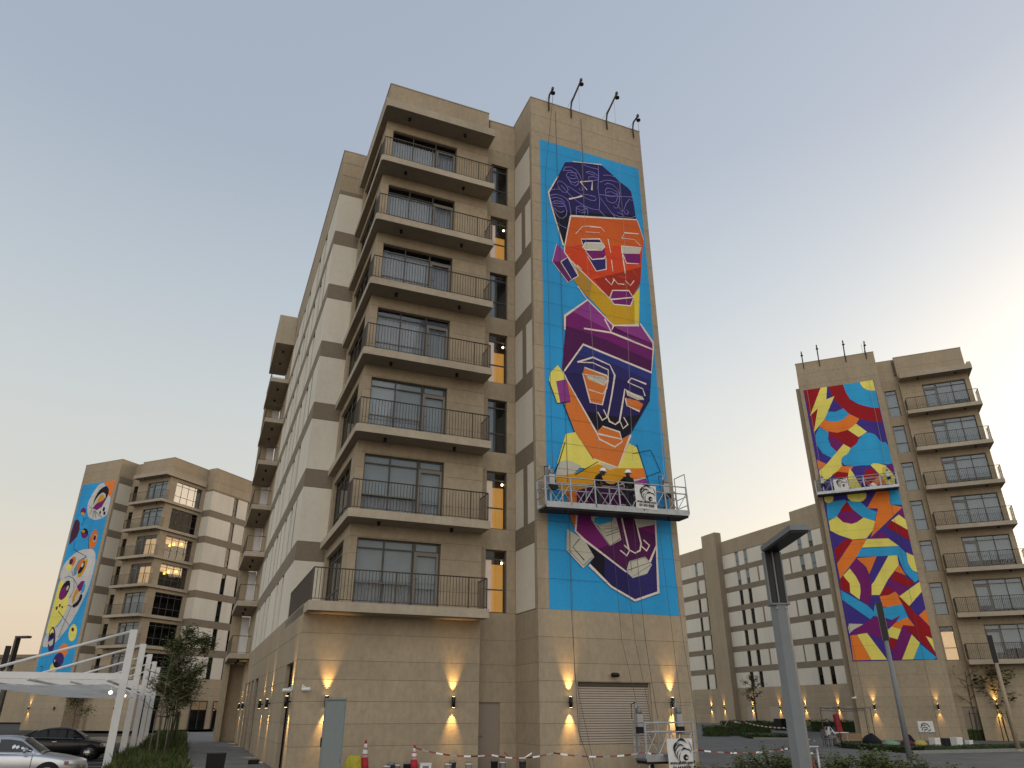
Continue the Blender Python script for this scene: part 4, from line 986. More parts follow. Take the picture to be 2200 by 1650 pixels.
# ------------------------------------------------------------------ wall lamps
def wall_lamp(pos, nrm, label, group, power=26.0, r=.065, up=True, down=True):
    power *= random.Random(label).uniform(.75, 1.15); nrm = Vector(nrm).normalized(); root = empty('wall_lamp', pos, 0, label, 'lamp', group)
    c = nrm * .14; mb = MB(); mb.lathe([(r * .9, -.17), (r, -.165), (r, .165), (r * .9, .17)], 'lampbody', 12, (c.x, c.y, 0)); mb.build('housing', root)
    mb = MB(); mb.tube([nrm * .0, nrm * .1], .03, 'lampbody', 6); mb.build('bracket', root)
    for sg, on in ((1, up), (-1, down)):
        if not on: continue
        mb = MB(); mb.lathe([(r * .7, sg * .171), (r * .7, sg * .174)][::sg], 'lampglow', 10, (c.x, c.y, 0)); mb.build('lens', root)
        ld = bpy.data.lights.new('lamp_beam', 'SPOT'); ld.energy = power; ld.spot_size = R(52); ld.spot_blend = 1.0; ld.color = (1.0, 0.60, 0.20); ld.shadow_soft_size = .03
        lo = bpy.data.objects.new('lamp_beam', ld); COL.objects.link(lo); lo.parent = root; lo.location = c + Vector((0, 0, sg * .2))
        lo.rotation_euler = (-(nrm * .16) + Vector((0, 0, sg))).to_track_quat('-Z', 'Y').to_euler()
    return root
nf = -BXV; ns = -AX
for a, b, lab in ((-6.88, 1.7, 'black up-and-down wall lamp behind the grey cabinet, left of the door wall'), (-2.55, 1.7, 'black up-and-down wall lamp left of the beige service door'),
                  (1.12, 0, 'black up-and-down wall lamp just left of the roller shutter'), (5.26, 0, 'black up-and-down wall lamp right of the roller shutter')):
    wall_lamp(wl(a, b, 2.14), nf, lab, 'wall lamps on the main building front', 215)
for b, lab in ((2.5, 'wall lamp on the long side wall, nearest the corner with the cameras'), (9.4, 'second wall lamp from the corner on the long side wall'), (12.8, 'third wall lamp from the corner on the long side wall'),
               (24.9, 'fourth wall lamp from the corner on the long side wall'), (29.5, 'farthest wall lamp on the long side wall, under the end balconies')):
    wall_lamp(wl(-7.9 if b < 27 else -7.84, b, 2.14), ns, lab, 'wall lamps on the main building side', 180)
def L2W(base, x, y, z):
    c_, s_ = math.cos(ROT2), math.sin(ROT2); return Vector((base[0] + x * c_ - y * s_, base[1] + x * s_ + y * c_, z))
n2 = Vector((math.sin(ROT2), -math.cos(ROT2), 0)); n2s = Vector((math.cos(ROT2), math.sin(ROT2), 0))
for x, y, lab, p in ((-5.08, 0, 'left wall lamp below the bolt mural, behind the tube frame', 70), (-1.06, 0, 'right wall lamp below the bolt mural', 60), (2.75, 1.7, 'bright wall lamp behind the leafy sapling on the right', 150)):
    wall_lamp(L2W(PR, x, y, 2.14), n2, lab, 'wall lamps on the right building', p)
for x, y, lab, p in ((-5.46, 0, 'wall lamp at the foot of the eye mural, left end of the wall', 100), (5.31, 1.7, 'wall lamp behind the first white carport post', 100)):
    wall_lamp(L2W(PL, x, y, 2.14), n2, lab, 'wall lamps on the left building', p)
wall_lamp(L2W(PL, -1.46, 0, 2.14), n2, 'unlit black wall lamp above the dark car', 'wall lamps on the left building', up=False, down=False)
wall_lamp(L2W(PL, 7.9, 12.9, 2.14), n2s, 'wall lamp between glass doors at the end of the walkway', 'wall lamps on the left building', 110)
for x, y, lab in ((3.13, 0, 'first wall lamp from the left on the far long block'), (8.07, -1.1, 'wall lamp on the stair tower of the far long block'), (13.85, 0, 'wall lamp just right of the far stair tower'),
                  (20.05, 0, 'fourth wall lamp from the left on the far long block'), (25.4, 0, 'fifth wall lamp from the left on the far long block'), (31.7, 0, 'wall lamp on the far block behind the palm')):
    p = wl(72, 91) + (-BXV) * x + AX * y
    wall_lamp(Vector((p.x, p.y, 2.35)), -AX, lab, 'wall lamps on the far block', 260, .09)
# security cameras
def camera_bullet(pos, rz, label):
    r_ = empty('security_camera', pos, rz, label, 'camera', 'cameras on building corners'); mb = MB()
    mb.lathe([(.03, -.16), (.055, -.15), (.055, .12), (.06, .13), (.06, .18), (.05, .18)], 'whiteplastic', 12, (0, -.17, -.02), 'y'); mb.build('body', r_)
    mb = MB(); mb.tube([(0, 0, .06), (0, -.1, .06), (0, -.14, .0)], .02, 'whiteplastic'); mb.box(-.05, .05, -.01, .0, 0, .12, 'whiteplastic'); mb.build('bracket', r_)
    return r_
camera_bullet(wl(-7.66, 1.69, 2.52), ROTM + R(35), 'white bullet camera on the front wall beside the building corner')
camera_bullet(wl(-7.92, 2.3, 2.5), ROTM - R(70), 'white bullet camera around the corner on the side wall')
camera_bullet(L2W(PR, -6.2, -.01, 2.75), ROT2 - R(50), 'white bullet camera at the left foot of the bolt mural wall')

# ------------------------------------------------------------------ suspended platforms, davits and cables
def banner(pos, rz, w, h, label, text=True):
    r_ = empty('banner', pos, rz, label, 'banner', 'white contractor banners'); mb = MB()
    n = 8; vs = []
    for j in range(n + 1):
        for i in range(n + 1): vs.append((w * (i / n - .5), .015 * math.sin(i * 1.3 + j * .8), -h * j / n))
    mb.add(vs, [(j * (n + 1) + i, (j + 1) * (n + 1) + i, (j + 1) * (n + 1) + i + 1, j * (n + 1) + i + 1) for j in range(n) for i in range(n)], 'paper', True); mb.build('cloth', r_)
    # emblem: a maned animal head in brush strokes
    lg = MB(); S_ = w * .46; yy = -.03
    def stroke(pts, w0, w1):
        P_ = [Vector((p[0], p[1])) for p in pts]; L_ = []; R_ = []; m_ = len(P_)
        for i, p in enumerate(P_):
            d_ = (P_[min(i + 1, m_ - 1)] - P_[max(i - 1, 0)]).normalized(); t = i / (m_ - 1); k = (w0 * (1 - t) + w1 * t) * math.sin(math.pi * min(max(t, .08), .92)) 
            L_.append(((p.x - d_.y * k) * S_, yy, (p.y + d_.x * k) * S_)); R_.append(((p.x + d_.y * k) * S_, yy, (p.y - d_.x * k) * S_))
        lg.add(L_ + R_, [(m_ + i, m_ + i + 1, i + 1, i) for i in range(m_ - 1)], 'ink')
    cz = -h * .36 / S_
    def arc(cx, cy, rx, ry, a0, a1, n_=9): return [(cx + rx * math.cos(R(a0 + (a1 - a0) * i / n_)), cz + cy + ry * math.sin(R(a0 + (a1 - a0) * i / n_))) for i in range(n_ + 1)]
    stroke(arc(.1, .2, .55, .55, 30, 125), .05, .10); stroke(arc(.1, .1, .7, .55, 100, 190), .05, .06); stroke(arc(.15, .0, .7, .55, 105, 205), .05, .05); stroke(arc(.2, -.15, .7, .5, 110, 215), .05, .05)
    stroke(arc(.25, -.35, .6, .5, 120, 225), .04, .04); stroke(arc(.35, -.5, .5, .55, 130, 215), .04, .03); stroke(arc(.2, .1, .75, .7, 55, -25), .03, .025); stroke(arc(.0, .1, .35, .3, 20, 160), .05, .05)
    stroke(arc(.35, -.1, .3, .25, 30, 170), .07, .05); stroke(arc(.45, -.45, .16, .14, 0, 330), .10, .10); stroke(arc(.55, -.2, .35, .3, 100, 10), .05, .03)
    lg.build('emblem', r_)
    if text:
        for body, sz, dz in (('www.alhilth.com', w * .135, -.75), ('04 443 8308', w * .14, -.9)):
            cu = bpy.data.curves.new('lettering', 'FONT'); cu.body = body; cu.size = sz; cu.align_x = 'CENTER'; cu.offset = .004; cu.extrude = .001
            tmp = bpy.data.objects.new('lettering', cu); me = bpy.data.meshes.new_from_object(tmp); bpy.data.objects.remove(tmp); me.materials.clear(); me.materials.append(MATS['ink'])
            o = bpy.data.objects.new('lettering', me); COL.objects.link(o); o.parent = r_; o.location = (0, -.032, h * dz); o.rotation_euler = (R(90), 0, 0)
    return r_
def platform(name, pos, rot, L, label, hoists=True, nb=4, group='suspended platforms'):
    "origin: centre of the deck's top; x along, -y outwards"
    r_ = empty(name, pos, 0, label, 'platform', group); r_.rotation_euler = rot
    W_ = .36; h = 1.08
    bx(r_, 'deck', 'steelgrey', -L / 2, L / 2, -W_, W_, -.06, 0); bx(r_, 'underframe', 'dark', -L / 2 + .03, L / 2 - .03, -W_ + .02, W_ - .02, -.15, -.06)
    bx(r_, 'toe_board', 'galv', -L / 2, L / 2, -W_ - .02, -W_, -.08, .14); bx(r_, 'toe_board', 'galv', -L / 2, L / 2, W_, W_ + .02, -.08, .14)
    for sy in (-1, 1):
        for z in (h, h * .74):
            mb = MB(); mb.tube([(-L / 2, sy * W_, z), (L / 2, sy * W_, z)], .025, 'alu', 6); mb.build('rail', r_)
        n = nb * 2
        for i in range(nb + 1):
            x = -L / 2 + L * i / nb; w_ = .03 if i in (0, nb) else .025
            bx(r_, 'post', 'alu', x - w_, x + w_, sy * W_ - .02, sy * W_ + .02, 0, h)
        for i in range(nb):
            xa = -L / 2 + L * i / nb; xm = xa + L / nb / 2; xb = xa + L / nb
            mb = MB(); mb.tube([(xa + .05, sy * W_, h * .72), (xm, sy * W_, .12)], .018, 'alu', 5); mb.build('brace', r_)
            mb = MB(); mb.tube([(xm, sy * W_, .12), (xb - .05, sy * W_, h * .72)], .018, 'alu', 5); mb.build('brace', r_)
    for sx in (-1, 1):
        x = sx * (L / 2 + .02); mb = MB()
        for z in (h + .55 if sx > 0 and hoists else h, h * .66, h * .33): mb.tube([(x, -W_, z), (x, W_, z)], .018, 'alu', 5)
        for y in (-W_, W_): mb.tube([(x, y, 0), (x, y, h + .55 if sx > 0 and hoists else h)], .02, 'alu', 5)
        mb.build('end_frame', r_)
        if hoists:
            hx = sx * (L / 2 - .55) if L > 4 else sx * (L / 2 - .15)
            hb = MB(); hb.box(hx - .035, hx + .035, W_ - .02, W_ + .06, 0, 1.75, 'galv'); hb.box(hx - .11, hx + .11, W_ - .22, W_ - .03, .95, 1.35, 'galv')
            hb.lathe([(.09, 0), (.10, .04), (.10, .17), (.07, .2)], 'steelgrey', 12, (hx + .02, W_ - .14, 1.35)); hb.box(hx - .1, hx + .18, W_ - .2, W_ - .06, .75, .95, 'dark')
            hb.tube([(hx - .25, W_ - .1, 1.2), (hx - .25, W_ - .1, 1.65), (hx, W_, 1.72)], .02, 'dark', 5); hb.build('hoist', r_)
            wb = MB(); wb.lathe([(.07, -.03), (.07, .03)], 'rubber', 10, (sx * L * .36, -.25, -.22), 'x'); wb.tube([(sx * L * .36, -.25, -.22), (sx * L * .36, -.25, -.1)], .02, 'rubber', 5); wb.build('caster', r_)
    return r_
tilt = math.atan2(.24, 6.2)
CR = platform('suspended_platform', wl(3.07, -.62, 8.86), (0, -tilt, ROTM), 6.25, 'aluminium suspended platform with two workers in front of the face mural', nb=6)
p = wl(4.22, -1.02, 9.93); banner(p, ROTM, .95, .95, 'white banner hung on the platform with the two workers')
CR2 = platform('suspended_platform', L2W(PR, -3.4, -.62, 17.72), (0, 0, ROT2), 5.9, 'aluminium suspended platform in front of the bolt mural', nb=5)
banner(L2W(PR, -4.5, -1.02, 18.72), ROT2, 1.05, .98, 'white banner hung on the platform in front of the bolt mural', False)
GC = platform('ground_platform', wl(4.1, -1.15, .42), (0, 0, ROTM), 1.9, 'short suspended platform parked on the ground by the roller shutter', nb=2)
banner(wl(4.3, -1.75, 1.02), ROTM, .98, 1.0, 'white banner with black emblem at the foot of the face mural wall')
# struts that carry the parked platform
for sx in (-.85, .85):
    for sy in (-.3, .3):
        mb = MB(); mb.tube([(sx, sy, -.42), (sx, sy, -.12)], .025, 'galv', 6); mb.build('foot', GC)
# equipment on the platforms
def bucket(pos, r, h, mt, label, group='paint cans'):
    mb = MB(); mb.lathe([(r * .85, 0), (r, h), (r * 1.04, h), (r * 1.04, h - .02)], mt, 12); o = mb.build('paint_can', None, pos); tag(o, label, 'can', group)
    hb = MB(); hb.tube([(r * math.cos(t), 0, h + r * .5 * math.sin(t)) for t in [i * math.pi / 8 for i in range(9)]], .006, 'steelgrey', 4); hb.build('handle', o)
    return o
def onCR(x, y, z=0.0): q = wl(3.07 + x, -.62 + y, 8.86 + z); q.z += x * math.tan(tilt); return q
for x, mt, lab in ((-1.25, 'maroon_cloth', 'dark red paint can left of the leaning worker on the platform'), (-.35, 'steelgrey', 'grey paint can nearest the leaning worker on the platform'), (.35, 'paper', 'white paint can between the two workers'), (.62, 'cloth_dark', 'dark paint can beside the standing worker'), (1.9, 'steelgrey', 'grey paint can right of the banner on the platform'), (2.2, 'cloth_dark', 'dark paint can at the right end of the platform')):
    bucket(onCR(x, .05), .13, .28, mt, lab)
for x, lab in ((-4.9, 'dark paint can at the left end of the bolt mural platform'), (-2.9, 'dark paint can in the middle of the bolt mural platform')):
    bucket(L2W(PR, x, -.55, 17.72), .16, .32, 'cloth_dark', lab)
sk = MB(); sk.lathe([(.05, 0), (.25, .02), (.28, .2), (.2, .42), (.06, .5)], 'paper', 10); tag(sk.build('tool_bag', None, L2W(PR, -2.2, -.6, 17.72)), 'pale tool bag on the platform before the bolt mural', 'bag')
def davit(base, rz, h, reach, label, group):
    r_ = empty('roof_davit', base, rz, label, 'davit', group)
    mb = MB(); mb.tube([(0, -.06, -.62), (0, -.06, .02), (0, -.16, .32), (0, -reach, h)], [.035, .045, .05, .05], 'railmetal', 6); mb.build('arm', r_)
    mb = MB(); mb.box(-.05, .05, -reach - .05, -reach + .07, h - .05, h + .09, 'frame'); mb.build('arm_head', r_)
    mb = MB(); mb.lathe([(.02, -.03), (.11, -.03), (.11, .03), (.02, .03)], 'dark', 12, (0, -reach - .02, h - .3)); mb.tube([(0, -reach - .02, h - .27), (0, -reach - .02, h)], .01, 'dark', 4); mb.build('pulley', r_)
    mb = MB(); mb.tube([(0, .5, -.1), (0, .5, .35)], .03, 'railmetal', 6); mb.build('back_stay', r_)
    mb = MB(); mb.tube([(0, .5, .35), (0, -reach * .8, h * .85)], .008, 'ropesteel', 4); mb.build('stay_wire', r_)
    return r_
DV = [(.96, .35, .55), (2.2, .75, 1.25), (4.25, .72, 1.2), (5.82, .35, .6)]
for (a, h, rc), lab in zip(DV, ('leftmost roof davit above the face mural', 'second roof davit from the left above the face mural', 'third roof davit from the left above the face mural', 'rightmost roof davit above the face mural')):
    davit(wl(a, 0, HT + .05), ROTM, h, rc, lab, 'roof davits')
for x, h, lab in ((-5.6, .6, 'leftmost roof davit above the bolt mural'), (-4.3, 1.0, 'second roof davit from the left above the bolt mural'), (-2.2, 1.0, 'third roof davit from the left above the bolt mural'), (-.6, .6, 'rightmost roof davit above the bolt mural')):
    davit(L2W(PR, x, 0, HT + .05), ROT2, h, .8, lab, 'roof davits')
def cable(pts, r, label, mt='rope', group='hoist cables'):
    mb = MB(); mb.tube(pts, r, mt, 5); o = mb.build('hoist_cable'); tag(o, label, 'cable', group); return o
def mw(a, b, z): return wl(a, b, z)
cable([mw(.96, -.55, 29.6), mw(.62, -.2, 25), mw(.56, -.3, 10.4)], .011, 'left hoist cable from the roof to the platform on the face mural')
cable([mw(5.82, -.6, 29.7), mw(5.75, -.35, 20), mw(5.66, -.3, 10.6)], .011, 'right hoist cable from the roof to the platform on the face mural', 'ropesteel')
cable([mw(2.2, -.95, 30.2), mw(2.25, -.8, 22), mw(2.4, -.75, 11)], .007, 'safety line from the second davit to the leaning worker', 'ropesteel')
cable([mw(4.25, -.9, 30.1), mw(4.3, -.8, 22), mw(3.9, -.75, 11)], .007, 'safety line from the third davit to the standing worker', 'ropesteel')
cable([mw(1.32, -.05, 29.2), mw(1.33, -.05, 10), mw(1.18, -.3, 5), mw(1.2, -.5, 1.2), mw(1.5, -.8, .05)], .010, 'dark rope hanging left down the whole face mural')
cable([mw(1.24, -.3, 8.7), mw(1.22, -.3, 3), mw(1.55, -.9, .05)], .008, 'thin rope under the left end of the mural platform')
cable([mw(2.75, -.05, 29.2), mw(2.72, -.06, 24)], .012, 'short dark rope over the top edge of the face mural')
cable([mw(2.9, -.5, 8.7), mw(3.0, -.6, 4.2), mw(3.25, -1.0, 1.9)], .008, 'rope from the mural platform down to the left hoist on the ground')
cable([mw(3.35, -.5, 8.7), mw(3.55, -.6, 4.2), mw(3.75, -1.0, 1.5)], .008, 'second rope from the mural platform down to the parked platform')
cable([mw(3.95, -.4, 8.8), mw(4.05, -.5, 4.2), mw(4.0, -1.0, 1.6)], .011, 'dark rope from the mural platform down past the shutter')
cable([mw(5.1, -.4, 8.8), mw(5.25, -.5, 4.2), mw(5.0, -1.0, 1.9)], .008, 'rope from the mural platform down right of the shutter')
cable([mw(5.6, -.4, 8.8), mw(5.7, -.5, 4.2), mw(5.6, -1.0, 1.3)], .008, 'rope down the right edge of the face mural wall')
for x0 in (-5.75, -.95):
    cable([L2W(PR, x0 + .1, -.8, 30.2), L2W(PR, x0, -.3, 19.3)], .014, 'hoist cable at the %s end of the bolt mural platform' % ('left' if x0 < -3 else 'right'), 'ropesteel')
cable([L2W(PR, -5.9, -.3, 17.6), L2W(PR, -5.7, -.6, .2)], .012, 'rope hanging from the left end of the bolt mural platform')
cable([L2W(PR, -1.2, -.3, 17.6), L2W(PR, -1.4, -.6, .2)], .012, 'rope hanging from the right end of the bolt mural platform')

# ------------------------------------------------------------------ work area at the foot of the wall
def cone(pos, h, label):
    r_ = empty('traffic_cone', pos, ROTM, label, 'cone', 'red and white traffic cones')
    mb = MB(); mb.box(-.19, .19, -.19, .19, 0, .04, 'conered'); mb.build('base', r_)
    mb = MB(); r0 = .15
    zs = [.04, .52 * h, .74 * h, .76 * h, .90 * h, h]; cs = ['conered', 'conewhite', 'conewhite', 'conewhite', 'conered']
    f = lambda z: r0 * (1 - z / h) + .028
    for (za, zb), c in zip(zip(zs[:-1], zs[1:]), cs): mb.lathe([(f(za), za), (f(zb), zb)], c, 16)
    mb.build('body', r_); mb = MB()
    for z in (.60, .75): mb.lathe([(f(z * h) + .004, z * h - .012), (f(z * h) + .004, z * h + .012)], 'conered', 16)
    mb.build('reflective_stripe', r_)
    return r_
cone(wl(-5.62, .95), 1.02, 'taller red and white traffic cone beside the yellow sack'); cone(wl(-4.05, .85), .86, 'shorter red and white traffic cone left of the wall lamp')
mb = MB(); random.seed(3)
prof = [(.05, 0), (.24, .02), (.27, .2), (.25, .42), (.2, .56), (.12, .6), (.02, .58)]
mb.lathe(prof, 'yellowbag', 12)
mb.v = [(x * (1 + random.uniform(-.12, .12)), y * (1 + random.uniform(-.12, .12)), z + random.uniform(-.02, .02)) for x, y, z in mb.v]
tag(mb.build('sack', None, wl(-5.98, .85)), 'crumpled yellow plastic sack beside the taller cone', 'sack')
CN = [(-5.0, 'white paint can with dark lid, first right of the taller cone'), (-4.82, 'grey paint can, second right of the taller cone'), (-4.6, 'white paint can, third right of the taller cone'), (-4.35, 'dark paint can just left of the shorter cone'), (-2.95, 'white paint can left of the dark cans'),
      (-2.75, 'dark paint can below the wall lamp cone of light'), (-2.3, 'white paint can with dark label below the wall lamp'), (-1.35, 'white paint can in front of the service door'), (-1.0, 'dark paint can in front of the service door'), (-.4, 'white paint can right of the service door')]
for i, (a, lab) in enumerate(CN): bucket(wl(a, .55 + .15 * (i % 3)), .12, .30 + .04 * (i % 2), ('paper', 'steelgrey', 'paper', 'cloth_dark')[i % 4], lab, 'paint cans along the wall')
mb = MB(); mb.box(-.18, .18, -.12, .12, 0, .32, 'paper'); mb.box(-.19, .19, -.13, .13, .3, .34, 'whiteplastic'); mb.box(-.1, .1, -.125, -.12, .1, .26, 'steelgrey')
tag(mb.build('box', None, wl(-3.7, .8), (0, 0, ROTM)), 'white carton with grey label right of the shorter cone', 'box')
def tape(pts, label, w=.045, step=.22, sag=.12):
    pts = [Vector(p) for p in pts]; P_ = []
    for a, b in zip(pts[:-1], pts[1:]):
        n = max(2, int((b - a).length / step))
        for i in range(n): t = i / n; q = a.lerp(b, t); q.z -= sag * 4 * t * (1 - t); P_.append(q)
    P_.append(pts[-1]); mb = MB()
    for i, (a, b) in enumerate(zip(P_[:-1], P_[1:])):
        tw = .02 * math.sin(i * 1.7)
        mb.add([a + Vector((0, tw, -w / 2)), b + Vector((0, tw, -w / 2)), b + Vector((0, -tw, w / 2)), a + Vector((0, -tw, w / 2))], [(0, 1, 2, 3)], 'tapew' if i % 2 else 'taper')
    o = mb.build('barrier_tape'); tag(o, label, 'tape', 'barrier tapes'); return o
tape([wl(-4.05, .8, .78), wl(-1.6, .3, .55), wl(.2, -.6, .62), wl(3.1, -1.5, .62), wl(5.1, -1.6, .66), (9.6, 27.5, .72), (10.6, 27.9, .6)], 'red and white tape strung along the foot of the mural wall')
tape([wl(-1.2, .2, .62), wl(-.8, .1, .4), wl(-.3, 0, .6)], 'loose loop of red and white tape before the service door', sag=.05)
tape([(17.3, 66.5, .5), (18.2, 66.8, 1.2), (19.4, 66.2, 1.0), (19.8, 58, .75), (19.6, 52, .1)], 'red and white tape looped over the dark hedge mounds', w=.08, step=.42, sag=.1)
# grey cabinet
r_ = empty('grey_cabinet', wl(-6.95, -.6), ROTM - R(6), 'tall grey green metal cabinet in front of the left wall lamp', 'cabinet')
bx(r_, 'body', 'cabinet', -.30, .30, -.22, .22, .06, 2.16); bx(r_, 'plinth', 'stone', -.33, .33, -.25, .25, 0, .06); bx(r_, 'door', 'cabinet', -.27, .27, -.235, -.22, .12, 2.1); bx(r_, 'roof', 'cabinet', -.33, .33, -.26, .25, 2.16, 2.2); bx(r_, 'handle', 'black', -.335, -.30, -.05, .03, .9, 1.15)
for z in (.5, 1.9): bx(r_, 'hinge', 'steelgrey', .24, .27, -.245, -.235, z, z + .1)
# bin and floor box on the walkway
r_ = empty('litter_bin', wl(-9.98, 1.9), ROTM, 'black square litter bin standing on the walkway', 'bin'); mb = MB()
mb.add([(-.25, -.25, .03), (.25, -.25, .03), (.25, .25, .03), (-.25, .25, .03), (-.27, -.27, .66), (.27, -.27, .66), (.27, .27, .66), (-.27, .27, .66)], [(0, 3, 2, 1), (0, 1, 5, 4), (1, 2, 6, 5), (2, 3, 7, 6), (3, 0, 4, 7), (4, 5, 6, 7)], 'black'); mb.build('body', r_)
bx(r_, 'rim', 'dark', -.28, .28, -.28, .28, .66, .69); bx(r_, 'foot', 'dark', -.22, .22, -.22, .22, 0, .03)
r_ = empty('floor_box', wl(-8.35, 8.3), ROTM, 'small black box on the walkway by the side wall lamps', 'box'); bx(r_, 'body', 'black', -.2, .2, -.12, .12, 0, .13); bx(r_, 'lid', 'dark', -.19, .19, -.11, .11, .13, .15)
# barrier post
r_ = empty('barrier_post', (7.77, 20.6, 0), R(15), 'galvanised barrier post with tape rags, near the right lamp post', 'post')
mb = MB(); mb.tube([(0, 0, 0), (.0, 0, 1.0)], .03, 'galv', 8); mb.build('upright', r_); mb = MB(); mb.tube([(-.32, 0, 1.02), (.06, 0, 1.02)], .028, 'galv', 8); mb.build('cross_bar', r_); mb = MB(); mb.tube([(-.25, 0, 1.0), (-.16, 0, .6), (0, 0, .35)], .014, 'galv', 6); mb.build('stay', r_)
mb = MB(); mb.add([(-.2, -.02, .8), (-.1, -.03, .55), (-.02, -.03, .4), (-.03, -.02, .34), (-.14, -.02, .5), (-.24, -.02, .76)], [(0, 1, 4, 5), (1, 2, 3, 4)], 'taper'); mb.build('tape_rag', r_)

# ------------------------------------------------------------------ lamp posts
def lamp_bent(pos, rz, hp, hh, arm, w, label, dark=False):
    r_ = empty('lamp_post', pos, rz, label, 'lamp post', 'bent lamp posts'); mt = 'frame' if dark else 'polepaint'
    n = 6; mb = MB(); mb.lathe([(w * .62, 0), (w * .56, hp)], mt, n); mb.smooth = [False] * len(mb.smooth); mb.build('pole', r_)
    mb = MB(); mb.lathe([(w * .75, 0), (w * .75, .04)], mt, 8); mb.build('base_plate', r_)
    bx(r_, 'access_door', mt, -w * .2, w * .2, -w * .56, -w * .50, .55, 1.0); bx(r_, 'collar', mt, -w * .58, w * .58, -w * .55, w * .55, hp - .03, hp - .004)
    for q in (-1, 1): mb = MB(); mb.lathe([(.016, -.01), (.016, .01)], 'galv', 8, (0, 0, 0), 'y'); mb.build('bolt', r_, (q * w * .3, -w * .52, hp - .09))
    for sx in (-1, 1): bx(r_, 'head_panel', 'poledark', sx * w * .30 - w * .19, sx * w * .30 + w * .19, -.05, .05, hp, hp + hh)
    for x in (-.53, 0, .53): bx(r_, 'head_fin', mt, x * w - .012, x * w + .012, -.06, .06, hp, hp + hh)
    bx(r_, 'arm', mt if not dark else 'frame', -w * .55, w * .55, -arm, .08, hp + hh + .035, hp + hh + .12); bx(r_, 'light_panel', 'poledark', -w * .5, w * .5, -arm + .03, .05, hp + hh + .004, hp + hh + .035)
    return r_
lamp_bent((4.49, 12.6, 0), R(-2), 3.50, .86, 1.55, .26, 'near grey lamp post with a bent black head, right of centre')
lamp_bent((-27.2, 41.95, -.3), R(78), 4.3, 1.5, .75, .26, 'dark bent lamp post at the left edge behind the carport', True)
def lamp_slab(pos, rz, h, hh, w, label, mt='polepaint'):
    r_ = empty('lamp_post', pos, rz, label, 'lamp post', 'straight lamp posts')
    mb = MB(); mb.lathe([(.11, 0), (.085, h)], mt, 12); mb.build('pole', r_); mb = MB(); mb.lathe([(.17, 0), (.17, .04), (.13, .1)], mt, 12); mb.build('base_plate', r_)
    bx(r_, 'head', 'poledark', -w / 2, w / 2, -.09, .09, h - .02, h + hh); bx(r_, 'head_trim', mt, w / 2, w / 2 + .02, -.08, .08, h, h + hh)
    return r_
lamp_slab((15.54, 31.7, 0), R(-20), 4.55, 1.5, .24, 'straight lamp post with black head in front of the bolt mural')
lamp_slab((25.5, 40.67, 0), R(-30), 4.2, 1.35, .24, 'straight lamp post with black head before the right balconies', 'wall')
lamp_slab((-30.0, 45.6, -.3), R(30), 4.4, 1.3, .28, 'black-headed lamp post cut by the left edge of the picture', 'frame')

# ------------------------------------------------------------------ carports
def carport(name, a, bs, label, out_=-5.6, lamps=True, wd=.26):
    r_ = empty(name, wl(a, 0, -.3), ROTM, label, 'carport', 'white carports')
    for i, b in enumerate(bs):
        bx(r_, 'column', 'whitesteel', -wd / 2, wd / 2, b - .09, b + .09, 0, 5.0)
        bx(r_, 'base_plate', 'whitesteel', -.22, .22, b - .2, b + .2, 0, .02)
        mb = MB(); mb.tube([(-wd / 2, b, 4.92), (-4.35, b, 3.5)], .055, 'whitesteel', 6); mb.build('tie_rod', r_)
        bx(r_, 'arm', 'whitesteel', out_, -wd / 2, b - .07, b + .07, 3.22, 3.44)
        if lamps and i in (0, 1):
            mb = MB(); mb.lathe([(.01, -.07), (.06, -.04), (.07, 0), (.06, .04), (.01, .07)], 'globedim', 10, (-.35, b - .12, 2.78)); mb.tube([(-.35, b - .12, 2.85), (-.35, b - .05, 3.22)], .012, 'whitesteel', 4); mb.build('lamp', r_)
    b0, b1 = bs[0] - 1.2, bs[-1] + 1.2
    for x in (out_ + .1, -2.9, -.45):
        mb = MB(); mb.tube([(x, b0, 3.16), (x, b1, 3.16)], .05, 'whitesteel', 8); mb.build('purlin', r_)
    for x in (-4.2, -1.6):
        mb = MB(); mb.tube([(x, b0, 3.10), (x, b1, 3.10)], .035, 'whitesteel', 8); mb.build('purlin', r_)
    n = 10; vs = []
    for j in range(len(bs) * 4 + 1):
        for i in range(n + 1):
            t = i / n; x = out_ + .1 + (-.45 - out_ - .1) * t; vs.append((x, b0 + (b1 - b0) * j / (len(bs) * 4), 3.03 - .05 * math.sin(t * math.pi) * (1 + .3 * math.sin(j * 1.6))))
    mb = MB(); mb.add(vs, [(j * (n + 1) + i, j * (n + 1) + i + 1, (j + 1) * (n + 1) + i + 1, (j + 1) * (n + 1) + i) for j in range(len(bs) * 4) for i in range(n)], 'fabric', True); mb.build('shade_fabric', r_)
    return r_
carport('carport', -13.38, [8.0 + 7.0 * i for i in range(5)], 'white steel carport with tall posts and slanting tie rods over the cars')
carport('carport', -36.0, [33.0 + 7.0 * i for i in range(3)], 'second white carport farther back at the left edge', lamps=True)

